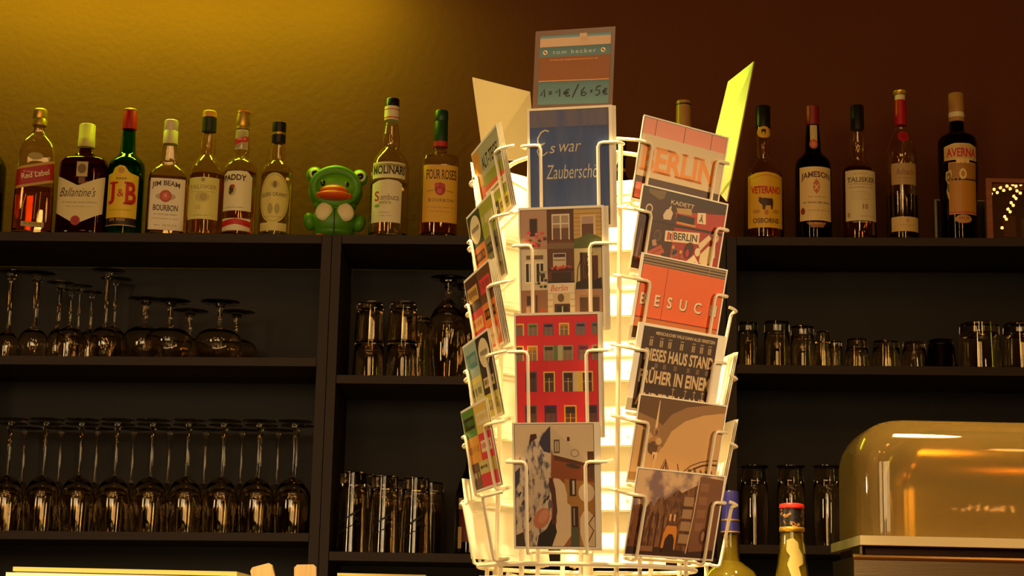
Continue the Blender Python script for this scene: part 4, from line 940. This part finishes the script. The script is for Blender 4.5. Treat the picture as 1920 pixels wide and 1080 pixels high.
p.poly([(56, 98), (58, 76), (62, 66), (78, 66), (80, 76), (80, 98)], (206, 128, 48), 6).poly([(60, 98), (62, 82), (67, 76), (73, 76), (77, 82), (78, 98)], (58, 32, 22), 7)
for a in (24, 34, 44, 54): p.rect(a, 52, a+2, 96, (64, 34, 24), 5).rect(a+4, 56, a+6, 70, (150, 100, 62), 5)
for a in (64, 71): p.rect(a, 52, a+3, 60, (226, 170, 110), 6)
p.rect(6, 48, 12, 98, (116, 62, 36), 5).poly([(2.6, 94), (40, 92), (104, 96), (145, 92), (145, 102.6), (2.6, 102.6)], (62, 36, 26), 6).rect(20, 92, 44, 98, (140, 96, 70), 7).ell(124, 76, 6, 10, (90, 52, 38), 6).ell(124, 76, 3, 6, (150, 110, 84), 7)
cards_right.append((p, 'postcard of an old brown street with arched doorway, lowest of the right column', 'arched doorway card'))
for ps, (pn, lb, sh), k, gr in zip(RI, cards_right, (2, 1, 2, 3, 1, 2), (1, .6, 1.4, 1.2, .8, 1.6)):
    postcard(ps, pn, lb); spares(ps, k, sh, 1, 1.6, gr)

# --- left column: blocks of coloured station lettering
def blocks(rows, edge=(54, 40, 30)):
    p = frame(Print(), 148, 105, 3, 3, 3, 3, edge); r2 = random.Random(len(rows)*7+int(rows[0][4][0]))
    for x0, y0, x1, y1, col, kind, c2 in rows:
        p.rect(x0, y0, x1, y1, col, 2)
        cx, cy, w_, h_ = (x0+x1)/2, (y0+y1)/2, x1-x0, y1-y0
        if kind == 's': p.scrib(x0+w_*.12, cy-h_*.14, w_*.76, h_*.28, c2, 4, r2.randint(0, 99))
        elif kind == 'b': p.rect(x0+w_*.1, cy-h_*.22, x1-w_*.1, cy+h_*.22, c2, 3).scrib(x0+w_*.16, cy-h_*.12, w_*.68, h_*.24, col, 4, r2.randint(0, 99))
        elif kind == 'o': p.ell(cx, cy, w_*.4, h_*.42, c2, 3).scrib(x0+w_*.22, cy-h_*.08, w_*.56, h_*.16, (70, 54, 40), 4, r2.randint(0, 99))
        elif kind == 'l': p.rect(x0, y0, x1, y0+h_*.2, c2, 3).rect(x0, y1-h_*.2, x1, y1, c2, 3).scrib(x0+w_*.14, cy-h_*.14, w_*.7, h_*.28, (60, 46, 34), 4, r2.randint(0, 99))
    return p
OG, GR, YO, GY, DK, SA, PK, TE, IV = (222, 126, 50), (150, 156, 56), (222, 176, 60), (150, 146, 112), (54, 42, 32), (206, 180, 130), (214, 60, 70), (90, 140, 140), (226, 210, 170)
p = blocks([(3, 3, 38, 50, (206, 150, 60), '', 0), (38, 3, 145, 42, (168, 170, 136), '', 0), (38, 42, 145, 56, (140, 150, 50), '', 0), (3, 50, 38, 102, (206, 96, 60), '', 0), (38, 56, 145, 62, (214, 84, 60), '', 0), (38, 62, 145, 72, IV, 's', (110, 96, 60)), (38, 72, 145, 84, (140, 150, 50), '', 0), (38, 84, 92, 102, DK, 's', IV), (92, 84, 145, 102, (190, 180, 50), 'b', (110, 104, 30))])
p.text('ALT-TEGEL', 94, 26, (56, 54, 40), h=17, w=96, bold=.02)
cards_left = [(p, 'postcard reading ALT-TEGEL, topmost of the left column', 'ALT-TEGEL card')]
p = blocks([(3, 3, 74, 46, (58, 70, 40), 'o', IV), (74, 3, 145, 46, (160, 164, 60), 's', IV), (3, 46, 74, 74, OG, 'b', (90, 60, 40)), (3, 74, 74, 102, YO, '', 0), (74, 46, 145, 74, (120, 116, 80), 'b', DK), (74, 74, 145, 102, (140, 132, 90), 's', DK)])
cards_left.append((p, 'green and yellow lettering postcard with a white oval, second of the left column', 'green oval card'))
p = blocks([(3, 3, 74, 46, (80, 48, 32), 'b', (206, 160, 90)), (74, 3, 145, 46, (110, 70, 44), 'b', PK), (3, 46, 74, 80, PK, 'b', (222, 176, 90)), (3, 80, 74, 102, (222, 120, 60), '', 0), (74, 46, 145, 74, OG, 'b', DK), (74, 74, 145, 102, (214, 90, 50), 'o', (206, 180, 140))])
cards_left.append((p, 'brown and pink lettering postcard, third of the left column', 'brown and pink card'))
p = blocks([(3, 3, 74, 46, (160, 180, 164), 'b', TE), (74, 3, 145, 46, DK, 'o', IV), (3, 46, 74, 84, (196, 190, 130), 'l', (222, 206, 110)), (74, 46, 145, 74, DK, 'b', SA), (3, 84, 74, 102, (150, 150, 96), '', 0), (74, 74, 145, 102, (190, 176, 60), 'b', (140, 130, 60))])
cards_left.append((p, 'teal and black lettering postcard, fourth of the left column', 'teal and black card'))
p = blocks([(3, 3, 74, 38, (96, 140, 56), 'b', DK), (74, 3, 145, 38, (222, 190, 90), 'b', IV), (3, 38, 74, 70, (226, 160, 60), 's', (170, 110, 50)), (74, 38, 145, 70, PK, 'b', IV), (3, 70, 52, 102, (110, 80, 56), 's', IV), (52, 70, 100, 86, (206, 190, 120), 's', DK), (52, 86, 145, 102, PK, '', 0), (100, 70, 145, 86, (190, 170, 70), '', 0)])
cards_left.append((p, 'green and red lettering postcard, lowest filled pocket of the left column', 'green and red card'))
for ps, (pn, lb, sh), k in zip(LE, cards_left, (3, 1, 4, 1, 1)):
    postcard(ps, pn, lb); spares(ps, k, sh, 1, 1.8, 1.0)

# --- cards seen from behind through the stand
def backprint(seed):
    p = Print(); g = (150, 140, 120)
    p.ell(88, 95, 3, 3, (176, 164, 140), 1, 16).ell(88, 95, 2.3, 2.3, (236, 226, 206), 2, 16).stroke([(86.6, 93.4), (89.4, 96.6)], 1, (70, 56, 44), 3)
    p.scrib(44, 97, 38, 1.3, (190, 178, 152), 1, seed).rect(107, 8, 107.25, 92, (206, 194, 166), 1)
    return p
for k, ps in enumerate(RB):
    postcard(ps, None, '%s postcard from the top on the far side, its white back seen between the columns' % ORD[k], back=backprint(k), group='postcard backs on the far side')
for k, ps in enumerate(RL):
    postcard(ps, None, '%s postcard from the top on the far left side, its white back showing' % ORD[k], back=backprint(k+9), group='postcard backs on the far left side')
for k, z in ((3, 0), (4, 0)):
    for i in range(3):
        postcard(RR[k], None, 'cream card edge sticking out right of the %s' % ('brown slogan card', 'sepia tower card')[k-3], n=-1-2*i, du=0, dv=-1.5+i, tilt=.004*i, group='card edges right of the %s' % ('brown slogan card', 'sepia tower card')[k-3])

# --- header boards above the pockets
def board4(name, label, q, pn=None, W=100, H=100, stock=None, thick=.0016, back=None):
    a, b, c_, d = [Vector(v) for v in q]
    n = (d-a).cross(b-a).normalized()
    if n.y > 0: n = -n
    base = (c_+d)/2; mb = MB()
    mb.hexa([v-base for v in (d, c_, c_-n*thick, d-n*thick, a, b, b-n*thick, a-n*thick)], stock or PAPER)
    if pn:
        fn = quadfn(a-base, b-base, c_-base, d-base, W, H, n); pn.into(mb, fn)
    o = mb.obj(name, None, base); return tag(o, label, 'sign', 'header boards on the postcard stand')
HB = mat('cream_header_board', (118, 104, 76), .3, noise=((113, 99, 72), 9, .3, .8))
GB = (104, 66, 34)
TB = (84, 118, 124)
p = Print().rect(6.5, 6.6, 95, 96, TB, 1).rect(6.5, 8, 95, 10.4, (104, 140, 156), 2).rect(6.5, 10.4, 95, 21.5, (196, 162, 134), 2).rect(56, 6, 65, 11, (196, 162, 134), 3).rect(6.5, 34.5, 95, 65, (134, 74, 14), 2).rect(6.5, 65, 95, 66, (220, 150, 80), 3)
p.text('tom becker', 50, 28.5, (186, 196, 186), h=5, w=54, space=1.25, layer=3).scrib(20, 38, 60, 1.8, (216, 150, 76), 3)
for a in (13.5, 86): p.ell(a, 28.5, 2.9, 2.9, (236, 200, 160), 3).stroke([(a-1.5, 27.2), (a+1.5, 29.8)], 1.5, (40, 28, 22), 4)
ik = (24, 22, 22)
def pen(*pts): p.stroke(pts, 1.7, ik, 4)
pen((10, 84), (14.5, 76), (15, 86)); pen((20, 80), (24, 79.5)); pen((20, 82.5), (24, 82)); pen((29, 81), (33.5, 76), (34, 86))
pen((46, 77), (42, 78), (40, 82), (43, 86), (47, 85)); pen((38.5, 81), (45, 80)); pen((38.5, 83), (45, 82))
pen((57, 71), (53, 80), (50, 88)); pen((65, 75), (61, 80), (61, 85), (65, 86), (67, 83), (64, 81), (61, 83)); pen((72, 79.6), (74.6, 79.2)); pen((72, 81.6), (74.6, 81.2))
pen((85, 74), (80, 75), (79, 79.5), (83, 79.5), (84, 83), (81, 86), (78.5, 85)); pen((93, 78), (90, 78), (88, 81.6), (90, 85), (93.6, 84)); pen((87, 80.6), (92, 80)); pen((87, 82.6), (92, 82))
hs = FR[0]
def onplane(px, py, P0, n):
    d = ray(px, py); return EYEV+d*((P0-EYEV).dot(n)/d.dot(n))
P0 = hs.at(52, 20, -14)
board4('header_sign', 'price sign reading 1=1€/6=5€ on top of the postcard stand', [onplane(x, y, P0, hs.n) for x, y in ((1004.4, 59), (1154, 49.3), (1147, 226), (997, 229))], p, 100, 118, mat('brown_sign_board', GB, .3))
board4('header_board', 'blank cream header board at the upper left of the stand, seen from behind', (U(887, 145, 2.25), U(994, 172, 2.345), U(1005, 300, 2.335), U(908, 300, 2.24)), stock=HB)
board4('header_board', 'blank yellow-lit header board at the upper right, seen from behind', (U(1365, 153, 2.31), U(1413, 115, 2.215), U(1362, 378, 2.205), U(1322, 330, 2.30)), stock=HB)

# ------------------------------------------------------------------ on the counter: bottles, food warmer, paper, pegs
BLUE = mat('blue_foil_cap', (52, 48, 130), .3)
bottle('clear bottle with blue capsule beside the lowest right postcard', 1370, [(1000, 16), (1045, 18), (1052, 20), (1062, 34), (1072, 48), (1090, 58), (1120, 60), (1265, 60)], 1262, None, glass=YELG, Y=2.62, base_z=COUNTER, liquid=(mat('cloudy_yellow_liquor', (176, 160, 84), .3, trans=.3, ior=1.34), 1004),
       cap=(BLUE, [(921, 14), (923, 15.5), (975, 17)]), foils=[('cap_band', GOLD, [(974, 16.8), (977, 17.2)]), ('cap_skirt', BLUE, [(977, 16.8), (996, 17.6)]), ('cap_band', GOLD, [(996, 17.4), (999, 18)])],
       prints=[('cap_print', Print())] if False else [], name='bottle')
p = Print().poly([(-14, 1014), (-2, 1010), (8, 1018), (10, 1030), (17, 1040), (18, 1058), (8, 1064), (12, 1082), (-6, 1084), (-14, 1060), (-8, 1044), (-15, 1034)], (168, 146, 84), 1)
q = Print()
bottle('bottle neck with red ring and black printed collar beside the food warmer', 1487, [(948, 20.5), (996, 22), (1010, 23), (1040, 26), (1060, 29), (1080, 32), (1110, 42), (1140, 52), (1270, 54)], 1262, None, glass=YELG, Y=2.5, base_z=COUNTER, liquid=(mat('cloudy_yellow_liquor', (176, 160, 84), .3, trans=.3, ior=1.34), 1000),
       cap=(mat('red_ring_cap', (200, 40, 30), .4), [(944, 15), (945.5, 22), (948, 23.4), (953, 23.4), (955, 21.5)]),
       foils=[('printed_collar', mat('black_gold_collar', (32, 26, 30), .35, noise=((170, 120, 60), 160, .56, .64)), [(955, 21.6), (989, 22)]), ('collar_ring', GOLD, [(989, 22.4), (991, 23.4), (996, 23.4), (998, 22.4)])], prints=[('neck_paper', p)], name='bottle')

def chafer():
    Y = 2.55
    s = S(1700, 950, Y)
    X = lambda px, py=950: U(px, py, Y).x
    Z = lambda py, px=1640: U(px, py, Y).z
    xl, xr = X(1612), X(2150); zt, zr = Z(777, 1700), Z(1006); dp = .20
    o = thing('food_warmer', 'steel food warmer with clear domed cover at the lower right', 'food warmer', ((xl+xr)/2, Y, COUNTER))
    def dome(name, x0, x1, z0, z1, y0, y1, r, m, th=None, rough=None):
        # cover: rounded box, open below; rows go from the left end over the top corner arcs
        def shell(e):
            sec = []
            X0, X1, Y0, Y1, Z1, rr = x0+e, x1-e, y0+e, y1-e, z1-e, r-e
            for k in range(9):                     # rounded top edge, inset grows with height
                a = math.pi/2*k/8
                ins = rr*(1-math.cos(a)); z = Z1-rr+rr*math.sin(a)
                sec.append((ins, z))
            sec = [(0, z0)]+sec
            rings = []
            for ins, z in sec:
                ring = []; cr = max(.045-e, .01)
                cr2 = max(cr-ins*.3, .012)
                for (cx, cy, a0) in ((X1-ins-cr2, Y1-ins-cr2, 0), (X0+ins+cr2, Y1-ins-cr2, 90), (X0+ins+cr2, Y0+ins+cr2, 180), (X1-ins-cr2, Y0+ins+cr2, 270)):
                    for j in range(9):
                        a = R(a0+90*j/8); ring.append((cx+cr2*math.cos(a), cy+cr2*math.sin(a), z))
                rings.append(ring)
            return rings
        def put(mb, rings, m):
            n = len(rings[0]); vs = [v for ring in rings for v in ring]; fs = []
            for i in range(len(rings)-1):
                for k in range(n): fs.append((i*n+k, i*n+(k+1) % n, (i+1)*n+(k+1) % n, (i+1)*n+k))
            fs.append(tuple((len(rings)-1)*n+k for k in range(n)))
            mb.add(vs, fs, m, True); return n
        A = shell(0); mb = MB()
        if th:
            Bq = shell(th); n = len(A[0])
            full = [Bq[-1]][:0]
            vs = [v for ring in A for v in ring]+[v for ring in Bq for v in ring]; fs = []; q = len(A)*n
            for i in range(len(A)-1):
                for k in range(n):
                    fs.append((i*n+k, i*n+(k+1) % n, (i+1)*n+(k+1) % n, (i+1)*n+k)); fs.append((q+i*n+(k+1) % n, q+i*n+k, q+(i+1)*n+k, q+(i+1)*n+(k+1) % n))
            fs.append(tuple((len(A)-1)*n+k for k in range(n))); fs.append(tuple(q+(len(A)-1)*n+k for k in range(n-1, -1, -1)))
            for k in range(n): fs.append((k, q+k, q+(k+1) % n, (k+1) % n))
            mb.add(vs, fs, m, True)
        else: put(mb, A, m)
        return mb
    c = Vector(o.location)
    y0, y1 = 0, dp
    ACR = mat('amber_tinted_acrylic', (244, 218, 142), .04, trans=.84, ior=1.4)
    lid = dome('cover', xl-c.x, xr-c.x, zr-c.z, zt-c.z, y0, y1, .07, ACR, .004).obj('clear_cover', o)
    STL = mat('satin_steel_lid', (156, 132, 88), .2, metal=1, bump=(50, .08, .001), stretch=(.3, 6, 6))
    dome('inner', X(1662)-c.x, xr-.02-c.x, zr-c.z, zt-.010-c.z, y0+.012, y1-.012, .10, STL).obj('steel_lid', o)
    m = MB(); e = .022
    m.box((X(1606)-c.x, -e, Z(1022, 1570)-c.z), (xr+.03-c.x, dp+.006, zr-c.z), mat('pale_plastic_rim', (236, 220, 180), .25))
    m.obj('rim', o)
    MB().box((X(1608)-c.x, -.012, Z(1046)-c.z), (X(1612)-c.x, .05, Z(1022)-c.z), STEEL).obj('hinge', o)
    m = MB(); m.box((X(1622)-c.x, .004, Z(1046)-c.z), (xr-c.x, dp-.004, Z(1022)-c.z-.0005), mat('dark_inner_tray', (70, 44, 30), .3, metal=.6)); m.obj('inner_tray', o)
    zt2 = Z(1046)-c.z
    m = MB(); m.box((X(1596)-c.x, -.014, .01), (xr+.016-c.x, dp-.05, zt2), STEEL); m.obj('water_pan', o)
    MB().tube([(X(1594)-c.x, -.014, zt2), (xr+.018-c.x, -.014, zt2)], .004, STEEL).obj('rolled_edge', o)
    for xx in (X(1600)-c.x, xr-.03-c.x):
        for yy in (.01, dp-.03): MB().box((xx, yy, 0), (xx+.02, yy+.02, .0098), STEEL).obj('foot', o)
chafer()

def paper_box(name, label, px0, px1, py, Y, depth, lidpx, lid_in):
    a, b = U(px0, py, Y), U(px1, py, Y); zt = a.z; s = S(px0, py, Y)
    o = thing(name, label, 'box', ((a.x+b.x)/2, Y, COUNTER)); W = b.x-a.x; H = zt-COUNTER
    MB().box((-W/2, 0, 0), (W/2, depth, H-lidpx*s-.002), mat('white_carton', (244, 232, 206), .6, noise=((236, 222, 194), 5, .3, .8))).obj('carton', o)
    MB().box((-W/2+lid_in*s, .004, H-lidpx*s), (W/2-lid_in*s, depth-.004, H), mat('yellowish_board', (214, 184, 96), .6)).obj('lid_board', o)
    MB().box((-W/2+lid_in*s+.003, .006, H-lidpx*s-.002), (W/2-lid_in*s-.003, depth-.006, H-lidpx*s), mat('grey_gap_strip', (110, 96, 60), .8)).obj('inset_strip', o)
paper_box('carton_box', 'white carton with a thin yellowish board on top at the lower left', 12, 455, 1062, 2.5, .22, 8, 11)
paper_box('carton_box', 'low cream carton barely showing below the tall printed glasses', 630, 800, 1074, 2.6, .2, 5, 2)
WOOD = mat('light_peg_wood', (226, 184, 116), .5, noise=((196, 150, 86), 7, .3, .8), stretch=(40, 40, 1.2))
def peg(label, px, py, wpx, tilt):
    Y = 2.45; P = U(px, py, Y); s = S(px, py, Y); W = wpx*s/2; H = P.z-COUNTER; d = .012; ch = .004
    o = MB(); ring = [(-W, 0), (W, 0), (W, H-ch), (W-ch, H), (-W+ch, H), (-W, H-ch)]
    X = Matrix.Rotation(R(tilt), 3, 'Y'); off = W*abs(math.sin(R(tilt)))
    vs = [X @ Vector((a, y, b)) for y in (0, d) for a, b in ring]
    fs = [tuple(range(5, -1, -1)), tuple(range(6, 12))]+[(k, (k+1) % 6, 6+(k+1) % 6, 6+k) for k in range(6)]
    o.add(vs, fs, WOOD); r = o.obj('wooden_peg', None, (P.x-math.tan(R(tilt))*H*1., Y, COUNTER+off))
    tag(r, label, 'wooden peg', 'wooden pegs on the counter')
peg('flat wooden peg leaning over, beside the white carton', 486, 1057, 42, -16)
peg('flat wooden peg standing upright below the shelf divider', 572, 1059, 41, -2)

# ------------------------------------------------------------------ fairy lights hanging in the room, mirrored in the picture frame
def fairy():
    pts = [(1859, 363), (1864, 355), (1870, 361), (1876, 352), (1882, 357), (1888, 349), (1894, 354), (1899, 346), (1905, 349), (1909, 343), (1914, 346), (1918, 341), (1907, 358), (1913, 362), (1901, 368), (1905, 372), (1896, 380), (1900, 385), (1890, 392), (1894, 397), (1884, 406), (1887, 411), (1879, 427), (1926, 344), (1934, 340), (1942, 343)]
    o = thing('fairy_lights', 'string of tiny warm fairy lights hung across the room', 'fairy lights', (2.0, 1.5, 3.0))
    base = Vector(o.location); BULB = mat('lit_bulb', (255, 190, 110), .3, emit=((255, 176, 90), 60)); loc = []
    for px, py in pts:
        d = ray(px, py); Hh = EYEV+d*((PANE_Y)/d.y)
        r = Vector((d.x, -d.y, d.z)); q = Hh+r*((Hh.y-1.5)/d.y)
        loc.append(q-base)
    for q in loc: MB().ball(q, (.006,)*3, BULB, nu=10, nv=6).obj('bulb', o)
    MB().tube(sorted(loc[:12]+loc[23:], key=lambda v: v.x), .0015, DARKP, n=5).obj('cord', o)
    MB().tube(loc[12:23], .0015, DARKP, n=5).obj('cord', o)
    MB().tube([loc[11], Vector((loc[11].x, 0, 3.7-base.z))], .0015, DARKP, n=5).obj('cord', o)
fairy()
def fairy_low():
    pts = [(1715, 886), (1743, 888), (1766, 886), (1770, 875), (1796, 874), (1795, 887), (1822, 886), (1826, 876), (1843, 891), (1856, 886), (1870, 882), (1883, 876), (1880, 890), (1913, 876), (1915, 890)]
    o = thing('fairy_lights', 'low string of tiny warm fairy lights on the guests\' side', 'fairy lights', (1.3, 0, 1.75))
    BULB = mat('lit_bulb', (255, 190, 110)); loc = []
    for px, py in pts:
        d = ray(px, py); H = EYEV+d*(2.55/d.y); r = Vector((d.x, -d.y, d.z)); loc.append(H+r*(2.55/d.y)-o.location)
    for q in loc: MB().ball(q, (.005,)*3, BULB, nu=10, nv=6).obj('bulb', o)
    MB().tube(loc, .0012, DARKP, n=5).obj('cord', o)
fairy_low()
